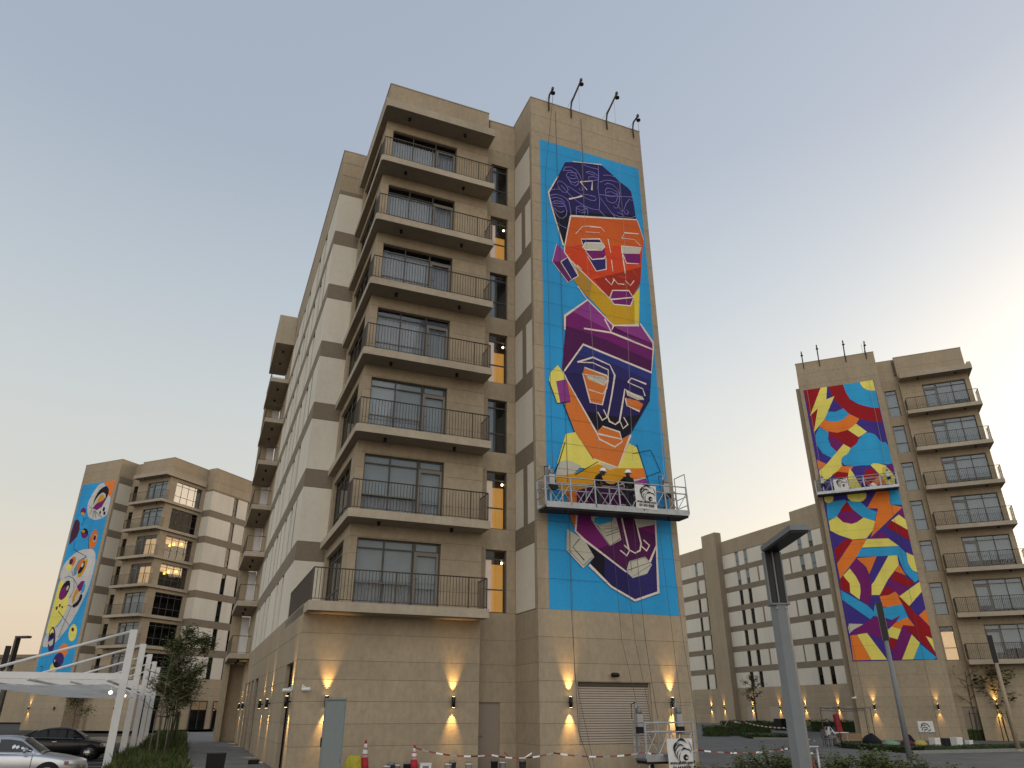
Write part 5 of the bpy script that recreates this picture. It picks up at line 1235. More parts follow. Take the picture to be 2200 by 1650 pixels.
# ------------------------------------------------------------------ cars
def sedan(pos, rz, paint, label):
    root = empty('parked_car', pos, rz, label, 'car', 'cars parked at the left')
    st = [(-2.36, .60, .40, .76), (-2.30, .74, .30, .92), (-2.05, .83, .24, 1.00), (-1.5, .88, .22, 1.01), (-.9, .895, .20, .99), (-.2, .90, .19, .97), (.5, .90, .19, .955), (1.0, .895, .20, .945), (1.35, .885, .21, .90), (1.7, .865, .22, .845), (2.0, .82, .24, .775), (2.2, .74, .27, .70), (2.33, .60, .32, .62), (2.39, .40, .38, .53)]
    mb = MB(); vs = []; n = 13
    for x, w, zb, zt in st:
        half = [(0, zb), (w * .80, zb), (w * .96, zb + .08), (w, zb + .45 * (zt - zb)), (w * .985, zt - .10), (w * .93, zt - .02), (0, zt + .035)]
        ring = half + [(-y, z) for y, z in half[-2:0:-1]]
        vs += [(x, y, z) for y, z in ring]
    k = 12; fs = []
    for i in range(len(st) - 1):
        for j in range(k): fs.append((i * k + j, i * k + (j + 1) % k, (i + 1) * k + (j + 1) % k, (i + 1) * k + j))
    fs += [tuple(range(k))[::-1], tuple((len(st) - 1) * k + j for j in range(k))]
    mb.add(vs, fs, paint, True); body = mb.build('body', root)
    sm = body.modifiers.new('round', 'SUBSURF'); sm.levels = 1; sm.render_levels = 2
    # greenhouse
    cs = [(-1.85, .70, 1.0, .70), (-1.55, .72, 1.12, .62), (-1.0, .78, 1.36, .585), (-.4, .80, 1.445, .575), (.15, .80, 1.44, .575), (.48, .79, 1.39, .56), (.80, .76, 1.19, .62), (1.15, .70, .965, .69)]
    def belt(x): return 1.01 if x < -1 else (1.0 - .035 * (x + 1))
    mb = MB(); vs = []
    for x, wb, zr, wr in cs:
        zb = min(belt(x) - .03, zr - .02); zz = max(zr - .06, zb + .005)
        half = [(wb, zb), ((wb + wr) / 2 + .02, (zb + zz) / 2), (wr, zz), (wr * .72, zr), (0, zr + .012)]
        vs += [(x, y, z) for y, z in half + [(-y, z) for y, z in half[-2::-1]]]
    k = 9; fs = [(i * k + j, i * k + j + 1, (i + 1) * k + j + 1, (i + 1) * k + j)[::-1] for i in range(len(cs) - 1) for j in range(k - 1)]
    mb.add(vs, fs, paint, True); o = mb.build('cabin', root); sm = o.modifiers.new('round', 'SUBSURF'); sm.levels = 1; sm.render_levels = 2
    def side_y(x, z):
        for (xa, wa, ra, ta), (xb, wb, rb, tb) in zip(cs[:-1], cs[1:]):
            if xa <= x <= xb:
                t = (x - xa) / (xb - xa); w = wa + (wb - wa) * t; zr = ra + (rb - ra) * t; wr = ta + (tb - ta) * t; zb = belt(x) - .03
                return w + (wr - w) * min(1, max(0, (z - zb) / max(.05, zr - .06 - zb))) + .012
        return .7
    def roofz(x):
        for (xa, wa, ra, ta), (xb, wb, rb, tb) in zip(cs[:-1], cs[1:]):
            if xa <= x <= xb: return ra + (rb - ra) * (x - xa) / (xb - xa)
        return 1.0
    for sg in (-1, 1):
        for x0, x1 in ((-1.42, -.86), (-.82, -.16), (-.10, .86)):
            mb = MB(); xs = [x0 + (x1 - x0) * i / 8 for i in range(9)]; lo = [(x, sg * side_y(x, belt(x) + .03), belt(x) + .03) for x in xs]
            hi = [(x, sg * side_y(x, max(belt(x) + .04, roofz(x) - .10)), max(belt(x) + .04, roofz(x) - .10)) for x in xs]
            fs = [(i, i + 1, 9 + i + 1, 9 + i) for i in range(8)]
            mb.add(lo + hi, fs if sg < 0 else [f[::-1] for f in fs], 'carglass', True); mb.build('side_window', root)
        mb = MB(); mb.tube([(x, sg * (side_y(x, belt(x)) + .005), belt(x) + .012) for x in [-1.5 + .25 * i for i in range(11)]], .009, 'chrome', 4); mb.build('window_trim', root)
        for xd in (-.13, -.95):
            mb = MB(); mb.box(xd - .1, xd + .1, sg * .905 - .015, sg * .905 + .015, .82, .85, 'chrome' if paint == 'carblack' else paint); mb.build('door_handle', root)
        for xd in (-.86, -.13, .93):
            mb = MB(); mb.box(xd - .006, xd + .006, sg * .899 - .006, sg * .899 + .006, .3, .92, 'dark'); mb.build('door_gap', root)
        mb = MB(); mb.lathe([(.01, -.13), (.07, -.09), (.085, 0), (.07, .07), (.01, .09)], paint, 10, (0, 0, 0), 'y'); o = mb.build('mirror', root, (.72, sg * .98, 1.02))
        o.scale = (.75, 1.0, .85)
        hb = MB(); hb.add([(1.86, sg * .855, .60), (2.10, sg * .80, .57), (2.27, sg * .69, .56), (2.24, sg * .66, .68), (2.05, sg * .765, .735), (1.84, sg * .845, .72)], [(0, 1, 4, 5) if sg < 0 else (5, 4, 1, 0), (1, 2, 3, 4) if sg < 0 else (4, 3, 2, 1)], 'headlamp', True)
        h_ = hb.build('headlight', root); so = h_.modifiers.new('thick', 'SOLIDIFY'); so.thickness = .05; so.offset = 0
        ib = MB(); ib.add([(1.87, sg * .885, .615), (1.99, sg * .86, .60), (1.98, sg * .85, .70), (1.86, sg * .875, .705)], [(0, 1, 2, 3) if sg < 0 else (3, 2, 1, 0)], 'indicator'); ib.build('indicator', root)
        tb = MB(); tb.box(-2.33, -2.0, sg * .78 - .06, sg * .78 + .06, .72, .88, 'conered'); tb.build('tail_light', root)
    for nm, xa, xb in (('windshield', .53, 1.08), ('rear_window', -1.78, -1.08)):
        mb = MB(); vs = []; nn = 5
        for i in range(nn + 1):
            x = xa + (xb - xa) * i / nn; z = roofz(x)
            for j in range(5):
                y = (-1 + j / 2) * (.50 + .14 * (i / nn if xa > 0 else 1 - i / nn)); vs.append((x + (.012 if xa > 0 else -.012), y, z + .022 - .05 * (y / .6) ** 2))
        mb.add(vs, [(i * 5 + j, (i + 1) * 5 + j, (i + 1) * 5 + j + 1, i * 5 + j + 1) for i in range(nn) for j in range(4)], 'carglass', True); mb.build(nm, root)
    mb = MB(); mb.box(2.30, 2.36, -.38, .38, .44, .56, 'dark'); mb.build('grille', root)
    mb = MB(); mb.box(2.345, 2.375, -.26, .26, .30, .41, 'paper'); mb.build('number_plate', root)
    for xw in (-1.42, 1.42):
        for sg in (-1, 1):
            mb = MB(); mb.lathe([(.375, -.06), (.375, .06)], 'rubber', 24, (0, 0, 0), 'y'); mb.build('wheel_arch', root, (xw, sg * .842, .33))
            w = MB(); w.lathe([(.22, -.1), (.30, -.1), (.325, -.07), (.325, .07), (.30, .1), (.22, .1)], 'rubber', 24, (0, 0, 0), 'y'); wo = w.build('wheel', root, (xw, sg * .815, .325))
            rb = MB(); rb.lathe([(.225, -.02), (.225, .02), (.205, .03), (.205, -.03)], 'chrome', 20, (0, 0, 0), 'y'); rb.lathe([(.05, -.02), (.05, .03)], 'chrome', 10, (0, 0, 0), 'y'); rb.lathe([(.2, -.03), (.2, -.025)], 'dark', 16, (0, 0, 0), 'y')
            for i in range(7):
                a = i * 2 * math.pi / 7; rb.tube([(.04 * math.cos(a), sg * .02, .04 * math.sin(a)), (.21 * math.cos(a), sg * .012, .21 * math.sin(a))], [.022, .016], 'chrome', 5)
            rb.build('rim', wo, (0, sg * .085, 0))
    return root
def car_at(a, b, rz=0.0): return wl(a, b, -.3)
sedan(car_at(-14.76 - 1.42, 5.0 + .8), ROTM + R(-3), 'carsilver', 'silver saloon car in the lower left corner')
sedan(car_at(-15.04 - 1.42, 19.3 + .8), ROTM + R(-2), 'carblack', 'black saloon car parked under the white carport')

# ------------------------------------------------------------------ people
def skin(name, parent, verts, edges, mt, sub=2, root=0):
    bm = bmesh.new(); L_ = bm.verts.layers.skin.verify(); vv = []
    for i, (x, y, z, r) in enumerate(verts):
        v = bm.verts.new((x, y, z)); v[L_].radius = (r, r) if not isinstance(r, tuple) else r; v[L_].use_root = (i == root); vv.append(v)
    for a, b in edges: bm.edges.new((vv[a], vv[b]))
    me = bpy.data.meshes.new(name); bm.to_mesh(me); bm.free(); me.materials.append(MATS[mt])
    o = new_obj(name, me, parent); m_ = o.modifiers.new('Skin', 'SKIN'); m_.use_smooth_shade = True; s_ = o.modifiers.new('Sub', 'SUBSURF'); s_.levels = sub; s_.render_levels = sub
    return o
def hand(parent_v, parent_e, wrist_i, d, up, s=1.0):
    "palm and five fingers grown from the wrist vertex"
    d = Vector(d).normalized(); up = Vector(up).normalized(); sd = d.cross(up).normalized(); w = Vector(parent_v[wrist_i][:3])
    def add(p, r): parent_v.append((p.x, p.y, p.z, r)); return len(parent_v) - 1
    pm = add(w + d * .055 * s, .026 * s); parent_e.append((wrist_i, pm))
    for i, L in enumerate((.075, .088, .082, .062)):
        k = add(w + d * .09 * s + sd * (.027 - .018 * i) * s, .0105 * s); t1 = add(w + d * (.09 + L * .55) * s + sd * (.03 - .02 * i) * s - up * .012 * s, .0095 * s); t2 = add(w + d * (.09 + L * .9) * s + sd * (.03 - .02 * i) * s - up * .035 * s, .0085 * s)
        parent_e.extend([(pm, k), (k, t1), (t1, t2)])
    k = add(w + d * .045 * s + sd * .04 * s, .011 * s); t = add(w + d * .085 * s + sd * .062 * s - up * .01 * s, .010 * s); parent_e.extend([(pm, k), (k, t)])
def person(name, pos, rz, J, label, shirt, trousers, hat=None, group='painters at work', vest=None):
    r_ = empty(name, pos, rz, label, 'person', group)
    v = []; e = []
    order = ['pelvis', 'waist', 'chest', 'neck', 'head', 'crown']; rad = [.12, .115, .135, .055, .092, .065]; ix = {}
    for nme, rr in zip(order, rad): ix[nme] = len(v); v.append((*J[nme], rr))
    e += [(ix[a], ix[b]) for a, b in zip(order[:-1], order[1:])]
    h = Vector(J['head']); f = Vector(J.get('face', (0, -1, 0))).normalized(); ix['nose'] = len(v); q = h + f * .095 + Vector((0, 0, -.01)); v.append((*q, .018)); e.append((ix['head'], ix['nose']))
    ix['chin'] = len(v); q = h + f * .055 + Vector((0, 0, -.085)); v.append((*q, .04)); e.append((ix['head'], ix['chin']))
    for s_ in ('l', 'r'):
        for nme, rr, par in (('sh', .062, 'chest'), ('el', .043, None), ('wr', .03, None)):
            k = nme + s_; ix[k] = len(v); v.append((*J[k], rr)); e.append((ix[par] if par else prev, ix[k])); prev = ix[k]
        d = Vector(J['wr' + s_]) - Vector(J['el' + s_]); hand(v, e, ix['wr' + s_], d, (0, 0, 1) if abs(d.normalized().z) < .8 else f)
        for nme, rr, par in (('hip', .09, 'pelvis'), ('kn', .062, None), ('an', .042, None), ('to', .035, None)):
            k = nme + s_; ix[k] = len(v); v.append((*J[k], rr)); e.append((ix[par] if par else prev, ix[k])); prev = ix[k]
    skin('body', r_, v, e, 'skin', 2)
    def lim(names, rs, mt, nme, extra=()):
        vv = [(*J[n], r) for n, r in zip(names, rs)]; ee = [(i, i + 1) for i in range(len(names) - 1)]
        return vv, ee
    sv = [(*J['pelvis'], .14), (*J['waist'], .14), (*J['chest'], .16)]; se = [(0, 1), (1, 2)]
    nk = Vector(J['chest']).lerp(Vector(J['neck']), .75); sv.append((*nk, .07)); se.append((2, 3))
    for s_ in ('l', 'r'):
        i = len(sv); sv += [(*J['sh' + s_], .082), (*Vector(J['el' + s_]), .058), (*Vector(J['el' + s_]).lerp(Vector(J['wr' + s_]), .85), .045)]; se += [(2, i), (i, i + 1), (i + 1, i + 2)]
    skin('shirt', r_, sv, se, shirt, 2)
    tv = [(*(Vector(J['pelvis']) + Vector((0, 0, .04))), .142)]; te = []
    for s_ in ('l', 'r'):
        i = len(tv); tv += [(*J['hip' + s_], .108), (*J['kn' + s_], .08), (*Vector(J['kn' + s_]).lerp(Vector(J['an' + s_]), .92), .066)]; te += [(0, i), (i, i + 1), (i + 1, i + 2)]
    skin('trousers', r_, tv, te, trousers, 2)
    for s_ in ('l', 'r'):
        a, b = Vector(J['an' + s_]), Vector(J['to' + s_]); sv = [(*(a + (a - b) * .25 + Vector((0, 0, -.03))), .045), (*(a.lerp(b, .5) + Vector((0, 0, -.02))), .05), (*b, .042)]; skin('shoe', r_, sv, [(0, 1), (1, 2)], 'rubber', 1)
    if hat:
        mb = MB(); mb.lathe([(.155, -.02), (.16, -.01), (.13, .0), (.13, .05), (.105, .11), (.06, .14), (.01, .15)], hat, 18); c = Vector(J['crown']); o = mb.build('helmet', r_, tuple(h.lerp(c, .45)))
        ax = (c - h).normalized(); o.rotation_euler = ax.to_track_quat('Z', 'Y').to_euler()
    else:
        mb = MB(); mb.lathe([(.06, -.09), (.105, -.05), (.112, .02), (.09, .08), (.04, .115), (.01, .12)], 'ink', 14); c = Vector(J['crown']); o = mb.build('hair', r_, tuple(h - f * .02 + Vector((0, 0, .015))))
    if vest:
        mb = MB(); c = Vector(J['chest']); d = f; a = Vector((-f.y, f.x, 0))
        for s_ in (-1, 1): mb.tube([c + a * .08 * s_ + f * .165 + Vector((0, 0, .1)), c + a * .07 * s_ + f * .175 + Vector((0, 0, -.12)), Vector(J['waist']) + a * .06 * s_ + f * .16], .022, vest, 5)
        mb.build('harness', r_)
    return r_
# leaning worker, seen from the side, head bent over the hands (figure frame: x right along the platform, -y towards the viewer)
J1 = dict(pelvis=(0, .02, .92), waist=(.02, .02, 1.06), chest=(.07, .02, 1.30), neck=(.20, .0, 1.44), head=(.29, -.01, 1.52), crown=(.31, -.01, 1.63), face=(.8, -.2, -.45),
    shl=(.10, .17, 1.36), ell=(.20, .20, 1.12), wrl=(.40, .12, 1.10), shr=(.08, -.15, 1.36), elr=(.14, -.20, 1.10), wrr=(.36, -.14, 1.06),
    hipl=(.0, .09, .86), knl=(.03, .10, .48), anl=(.0, .10, .10), tol=(.16, .10, .045), hipr=(.0, -.07, .86), knr=(.06, -.08, .48), anr=(.02, -.08, .10), tor=(.18, -.08, .045))
person('person', onCR(-.80, -.02), ROTM, J1, 'leaning worker in black shirt and white helmet on the mural platform', 'cloth_black', 'cloth_dark', 'helmet', vest='cloth_orange')
# second worker, turned away, reaching to the left
J2 = dict(pelvis=(0, .02, .90), waist=(.0, .02, 1.05), chest=(.0, .02, 1.28), neck=(.01, .02, 1.45), head=(.01, .02, 1.55), crown=(.01, .02, 1.66), face=(-.35, .9, 0),
    shl=(-.17, .03, 1.36), ell=(-.36, .12, 1.16), wrl=(-.58, .20, 1.12), shr=(.17, .02, 1.36), elr=(.23, .05, 1.08), wrr=(.16, .20, .98),
    hipl=(-.09, .02, .84), knl=(-.10, .0, .47), anl=(-.10, .03, .10), tol=(-.12, .18, .045), hipr=(.09, .02, .84), knr=(.09, .02, .47), anr=(.09, .05, .10), tor=(.11, .20, .045))
person('person', onCR(.66, .0), ROTM, J2, 'standing worker in black with white helmet left of the platform banner', 'cloth_black', 'cloth_dark', 'helmet', vest='tapew')
# seated person by the table on the plaza
J3 = dict(pelvis=(0, 0, .50), waist=(.01, 0, .66), chest=(.03, .0, .90), neck=(.06, -.0, 1.06), head=(.09, -.0, 1.15), crown=(.09, 0, 1.26), face=(.7, .7, 0),
    shl=(.06, .19, .98), ell=(.22, .24, .76), wrl=(.42, .20, .74), shr=(.06, -.19, .98), elr=(.22, -.25, .76), wrr=(.40, -.22, .62),
    hipl=(.04, .10, .50), knl=(.44, .13, .50), anl=(.42, .13, .10), tol=(.58, .14, .045), hipr=(.04, -.10, .50), knr=(.44, -.13, .50), anr=(.42, -.13, .10), tor=(.58, -.14, .045))
PP = Vector((18.2, 46.2, 0)); person('person', PP, R(10), J3, 'person in white shirt seated on a chair at the plaza table', 'cloth_white', 'cloth_grey')

# ------------------------------------------------------------------ plaza things on the right
def chair(pos, rz, mt, label):
    r_ = empty('chair', pos, rz, label, 'chair', 'plaza chairs')
    bx(r_, 'seat', mt, -.22, .22, -.21, .21, .40, .44); bx(r_, 'backrest', mt, -.26, -.22, -.21, .21, .55, .9)
    for x in (-.2, .2):
        for y in (-.19, .19): mb = MB(); mb.tube([(x, y, 0), (x, y, .40)], .018, 'maroon_cloth', 6); mb.build('leg', r_)
    for y in (-.2, .2): mb = MB(); mb.tube([(-.24, y, .42), (-.25, y, .92)], .016, 'maroon_cloth', 6); mb.build('back_post', r_)
    return r_
chair(PP + Vector((-.05, -.02, 0)), R(10), 'cloth_grey', 'chair under the person in the white shirt')
r_ = empty('table', (19.1, 46.9, 0), R(8), 'white folding table beside the seated person', 'table'); bx(r_, 'table_top', 'whiteplastic', -.45, .45, -.35, .35, .70, .74)
for x in (-.38, .38):
    for y in (-.28, .28): mb = MB(); mb.tube([(x, y, 0), (x * .9, y, .70)], .018, 'galv', 6); mb.build('leg', r_)
mb = MB(); mb.box(-.15, .15, -.08, .08, 0, .95, 'redmat'); mb.box(-.151, .151, -.081, .081, .34, .36, 'maroon_cloth'); tag(mb.build('red_panel', None, (19.25, 47.0, .74), (0, R(-6), R(8))), 'upright red panel standing on the white table', 'panel')
mb = MB(); mb.lathe([(.08, 0), (.1, .05), (.1, .22), (.03, .28), (.03, .33)], 'cloth_dark', 10); tag(mb.build('bottle', None, (18.85, 46.85, .74)), 'dark bottle on the white plaza table', 'bottle')
r_ = empty('tube_frame', (20.6, 48.6, 0), R(30), 'dark tube frame standing behind the seated person', 'frame')
fx = [(-2.5, -1.1), (-2.5, .0), (1.6, 0), (2.6, .3)]
for x, y in fx: mb = MB(); mb.tube([(x, y, 0), (x, y, 2.05)], .025, 'frame', 6); mb.build('upright', r_)
for (a, b, z) in (((-2.5, 0), (2.6, .3), 2.05), ((-2.5, 0), (1.6, 0), 1.9), ((-2.5, -1.1), (-2.5, 0), 2.05), ((-2.5, -1.1), (1.6, 0), 2.0)):
    mb = MB(); mb.tube([(*a, z), ((a[0] + b[0]) / 2, (a[1] + b[1]) / 2, z - .06), (*b, z)], .02, 'frame', 6); mb.build('cross_tube', r_)
# heap of painting gear
def lump(name, pos, sx, sy, sz, mt, label, cat, seed, group='painting gear on the plaza'):
    rr = random.Random(seed); mb = MB(); mb.lathe([(.3, 0), (1, .05), (.95, .45), (.6, .8), (.25, .97), (.02, 1.0)], mt, 12)
    mb.v = [(x * sx * (1 + rr.uniform(-.22, .22)), y * sy * (1 + rr.uniform(-.22, .22)), z * sz * (1 + rr.uniform(-.15, .1))) for x, y, z in mb.v]
    return tag(mb.build(name, None, pos, (0, 0, rr.uniform(0, 3))), label, cat, group)
lump('tarp_heap', (21.3, 47.6, 0), .75, .5, .62, 'cloth_black', 'black tarpaulin heap right of the table', 'tarp', 1)
lump('cloth_bundle', (22.6, 48.0, 0), .55, .4, .30, 'plasticgreen', 'pale green cloth bundle on the kerb', 'bundle', 2)
lump('cloth_bundle', (23.5, 47.9, 0), .55, .4, .34, 'maroon_cloth', 'dark red cloth bundle beside the green one', 'bundle', 3)
lump('cloth_bundle', (24.3, 47.9, 0), .40, .35, .30, 'yellowcloth', 'yellow cloth bundle left of the white cartons', 'bundle', 4)
lump('tool_bag', (24.0, 48.6, 0), .35, .3, .55, 'cloth_black', 'black tool bag behind the yellow bundle', 'bag', 5)
for x, y, sz, mt, lab in ((25.0, 47.6, .42, 'paper', 'white carton left of the straight lamp post'), (26.3, 47.6, .45, 'paper', 'white carton right of the straight lamp post'), (26.0, 48.2, .38, 'cloth_dark', 'dark crate behind the right white carton'), (26.9, 47.4, .3, 'whiteplastic', 'small pale carton at the right end of the gear')):
    r_ = empty('carton', (x, y, 0), R(20), lab, 'box', 'painting gear on the plaza'); bx(r_, 'body', mt, -sz / 2, sz / 2, -sz / 2, sz / 2, 0, sz); bx(r_, 'flap', mt, -sz / 2, sz / 2, -sz / 2 - .02, -sz / 2, sz * .7, sz * 1.02)
for i in range(4): 
    o = bx(None, 'plank', 'wood', 20.0 - .75, 20.0 + .75, 47.4, 47.55, .30 + .09 * i, .37 + .09 * i, (0, 0, R(12))); tag(o, ('lowest', 'second lowest', 'second highest', 'topmost')[i] + ' plank of the pale stack beside the table', 'plank', 'planks beside the table')
r_ = empty('plank_crate', (20.0, 47.47, 0), R(12), 'low dark crate under the plank stack', 'crate'); bx(r_, 'body', 'cloth_dark', -.6, .6, -.12, .12, 0, .26); bx(r_, 'lid', 'wood', -.62, .62, -.13, .13, .26, .299)
r_ = empty('notice_board', (25.35, 48.9, 0), R(-22), 'white board with black emblem on a stand, behind the cartons', 'board')
for x in (-.45, .45): mb = MB(); mb.tube([(x, .04, 0), (x * .9, .04, 1.25)], .02, 'galv', 6); mb.build('leg', r_)
bx(r_, 'panel', 'paper', -.42, .42, -.02, .02, .60, 1.30); lg = MB()
for pts in ([(-.25, 1.3), (-.1, 1.42), (.08, 1.36), (.2, 1.2)], [(-.3, 1.15), (-.2, 1.3), (0, 1.3)], [(-.25, 1.0), (-.2, 1.15), (-.05, 1.2), (.1, 1.12)], [(-.12, .95), (-.08, 1.08), (.05, 1.05)], [(.05, .98), (.18, 1.0), (.2, 1.1)]): lg.tube([(x, -.03, z - .22) for x, z in pts], .022, 'ink', 4)
lg.build('emblem', r_)
bx(r_, 'foot_shelf', 'steelgrey', -.5, .5, -.06, .1, .62, .7)

# ------------------------------------------------------------------ far surroundings
r_ = empty('low_building', (-110, 150, 0), R(-6), 'low beige building on the horizon at the far left', 'building')
bx(r_, 'wall', 'wall', -45, 42, 0, 20, 0, 11.2)
for i in range(14): bx(r_, 'pilaster', 'slabedge', -44 + i * 6.3, -43 + i * 6.3, -.3, 0, 5, 11.3)
bx(r_, 'parapet', 'band', -45.3, 42.3, -.4, .2, 11.2, 11.8)
r_ = empty('far_building', L2W(PR, 46, 38, 0), ROT2, 'pale building with roof mast at the right edge, behind the balconies', 'building')
bx(r_, 'wall', 'wall', -4, 30, 0, 18, 0, 26.5); bx(r_, 'roof_room', 'white', 0, 10, 3, 12, 26.5, 29.2)
for k in range(6):
    for i in range(6): bx(r_, 'window', 'blind', -3 + i * 4.6, -1 + i * 4.6, -.05, 0, 5.5 + 3.3 * k, 7.5 + 3.3 * k)
mb = MB(); mb.tube([(-2, 2, 26.5), (-2, 2, 30.8)], .12, 'frame', 6); mb.tube([(-3.4, 2, 28.8), (-.4, 2, 28.8)], .1, 'frame', 6); mb.tube([(-3.6, 2, 30.2), (-1, 2, 30.2)], .1, 'frame', 6); mb.tube([(-1.2, 2, 26.5), (-1.2, 2, 29.6)], .1, 'frame', 6); mb.build('roof_mast', r_)
r_ = empty('green_screen', wl(-40, 62, -.3), ROTM, 'dark green glazed pavilion at the left edge behind the cars', 'pavilion')
for i in range(7):
    bx(r_, 'pane', 'greenglass', -9 + i * 2.4, -6.7 + i * 2.4, 0, .05, .3, 3.2); bx(r_, 'post', 'whitesteel', -9.1 + i * 2.4, -9.0 + i * 2.4, -.05, .1, 0, 3.4)
bx(r_, 'top_rail', 'whitesteel', -9.1, 7.8, -.06, .11, 3.4, 3.55); bx(r_, 'plinth', 'stone', -9.1, 7.8, -.1, .15, 0, .3); bx(r_, 'roof', 'steelgrey', -9.3, 8, 0, 8, 3.56, 3.7)
# glass doors with light at the foot of the left building's side
for y0, lab in ((10.6, 'lit'), (14.0, 'lit')):
    rr = left.root; fb = MB(); fb.box(7.9, 7.96, y0 - 1.2, y0 + 1.2, 0, 2.95, 'dark'); o = fb.build('entrance_door', rr)
    bx(o, 'lit_transom', 'warmroom', 7.965, 7.97, y0 - 1.1, y0 + 1.1, 2.0, 2.85); bx(o, 'pane', 'glassdark', 7.98, 7.985, y0 - 1.15, y0 + 1.15, .05, 2.9)
    for yy in (-1.2, 0, 1.2): bx(o, 'mullion', 'frame', 7.96, 8.0, y0 + yy - .03, y0 + yy + .03, 0, 2.95)

# ------------------------------------------------------------------ plants
def leaf_cloud(mb, pts, size, mats, rr, flat=.5):
    for p in pts:
        s_ = size * rr.uniform(.6, 1.35); a = rr.uniform(0, 6.283); t = rr.uniform(-1, 1) * flat + rr.choice((0, .6)); 
        u = Vector((math.cos(a), math.sin(a), rr.uniform(-.4, .4))).normalized(); w = u.cross(Vector((rr.uniform(-.5, .5), rr.uniform(-.5, .5), 1))).normalized()
        p = Vector(p); mb.add([p - u * s_, p - w * s_ * .42, p + u * s_, p + w * s_ * .42], [(0, 1, 2, 3)], rr.choice(mats))
def tree(name, pos, h, crown_r, label, leaves, seed, lean=0.0, cat='tree', leaf=.07, mats=('leaf0', 'leaf1', 'leaf2'), trunk_r=.04, bare=False, stakes=True, z0=.42, group='young trees', bark='bark', clumps=1.0):
    rr = random.Random(seed); r_ = empty(name, pos, rr.uniform(0, 6), label, cat, group); mb = MB(); tips = []
    tp = [Vector((0, 0, 0))]
    for i in range(6): tp.append(tp[-1] + Vector((rr.uniform(-.05, .05) + lean, rr.uniform(-.05, .05), h * .9 / 6)))
    mb.tube(tp, [trunk_r * (1 - i / 8) for i in range(7)], bark, 7)
    def branch(p, d, L, r, dep):
        pts = [p]; 
        for i in range(3): d = (d + Vector((rr.uniform(-.25, .25), rr.uniform(-.25, .25), rr.uniform(-.1, .22)))).normalized(); pts.append(pts[-1] + d * L / 3)
        mb.tube(pts, [r, r * .8, r * .6, r * .35], bark, 5); tips.extend(pts[1:])
        if dep:
            for k in range(3): branch(pts[rr.choice((1, 2, 3))], (d + Vector((rr.uniform(-1, 1), rr.uniform(-1, 1), rr.uniform(-.3, .6)))).normalized(), L * .55, r * .55, dep - 1)
    nb = 9
    for k in range(nb):
        t = z0 + (1 - z0) * (k + .5) / nb; i = min(5, int(t * 6)); p = tp[i].lerp(tp[i + 1], t * 6 - i); a = k * 2.4 + rr.uniform(-.3, .3)
        prof = math.sin(math.pi * min(1, .18 + .8 * (k + .5) / nb)); branch(p, Vector((math.cos(a), math.sin(a), .5)).normalized(), crown_r * (.45 + .65 * prof), trunk_r * .42, 1 if not bare else 2)
    mb.build('trunk', r_)
    if leaves:
        lb = MB(); cl = [(t, rr.uniform(.55, 1.3)) for t in tips if rr.random() < .85]; pts = []
        for i in range(leaves):
            t, s_ = rr.choice(cl); s_ *= clumps * crown_r * .22; pts.append(t + Vector((rr.gauss(0, s_), rr.gauss(0, s_), rr.gauss(0, s_ * .75))))
        leaf_cloud(lb, pts, leaf, mats, rr); lb.build('crown', r_)
    if stakes:
        for k in range(3):
            a = k * 2.1 + .4; sb = MB(); sb.tube([(.34 * math.cos(a), .34 * math.sin(a), 0), (.30 * math.cos(a), .30 * math.sin(a), min(1.9, h * .45))], .028, 'leaf2' if bark == 'bark' else bark, 6); sb.build('stake', r_)
        sb = MB(); sb.tube([(.3 * math.cos(a), .3 * math.sin(a), min(1.7, h * .4)) for a in [i * .7 for i in range(10)]], .012, 'rubber', 4); sb.build('tie', r_)
    return r_
tree('young_tree', wl(-11.9, 11.0, -.04), 4.5, 1.0, 'nearly bare young tree in front of the carport posts', 160, 5, leaf=.06, bare=True, mats=('leaf3', 'barkgrey'), bark='barkgrey')
tree('young_tree', wl(-11.55, 15.5, -.04), 5.7, .95, 'tall leafy young tree over the planting strip', 8000, 8, leaf=.08, mats=('leaf1', 'leaf3', 'leaf3', 'leaf0'), z0=.40)
tree('young_tree', wl(-11.7, 21.5, -.04), 4.2, 1.0, 'leafy young tree, second along the planting strip', 3600, 9, leaf=.08, mats=('leaf0', 'leaf2', 'leaf1'))
tree('young_tree', wl(-11.7, 28.0, -.04), 4.4, 1.0, 'leafy young tree, third along the planting strip', 2000, 12, leaf=.085, mats=('leaf0', 'leaf2'))
tree('young_tree', wl(-11.7, 35.0, -.04), 4.6, 1.1, 'leafy young tree, farthest along the planting strip', 1600, 13, leaf=.09, mats=('leaf0', 'leaf2'))
tree('young_tree', (-36.1, 65.7, -.3), 4.3, 1.3, 'dusky leafy tree before the left building wall, behind the black car', 2600, 31, leaf=.11, mats=('leaf0', 'leaf3', 'fronddry'), stakes=False)
tree('young_tree', (32.6, 56.0, 0), 5.0, 1.3, 'bare staked sapling between the bolt mural and the bright lamp', 60, 14, leaf=.08, bare=True, mats=('leaf2',), trunk_r=.045)
tree('young_tree', (33.6, 54.4, 0), 4.6, 1.1, 'sapling with large dark leaves in front of the bright lamp', 420, 15, leaf=.17, mats=('leaf2', 'leaf0'), trunk_r=.04, z0=.5)
tree('sapling', (30.0, 60.5, 0), 3.0, .5, 'bare pale sapling left of the straight lamp post', 30, 16, bare=True, mats=('leaf2',), trunk_r=.03, stakes=False, bark='barkgrey')
tree('sapling', (31.5, 58.8, 0), 3.2, .5, 'bare pale sapling right of the white board', 10, 17, bare=True, mats=('leaf2',), trunk_r=.035, stakes=False, bark='barkgrey')
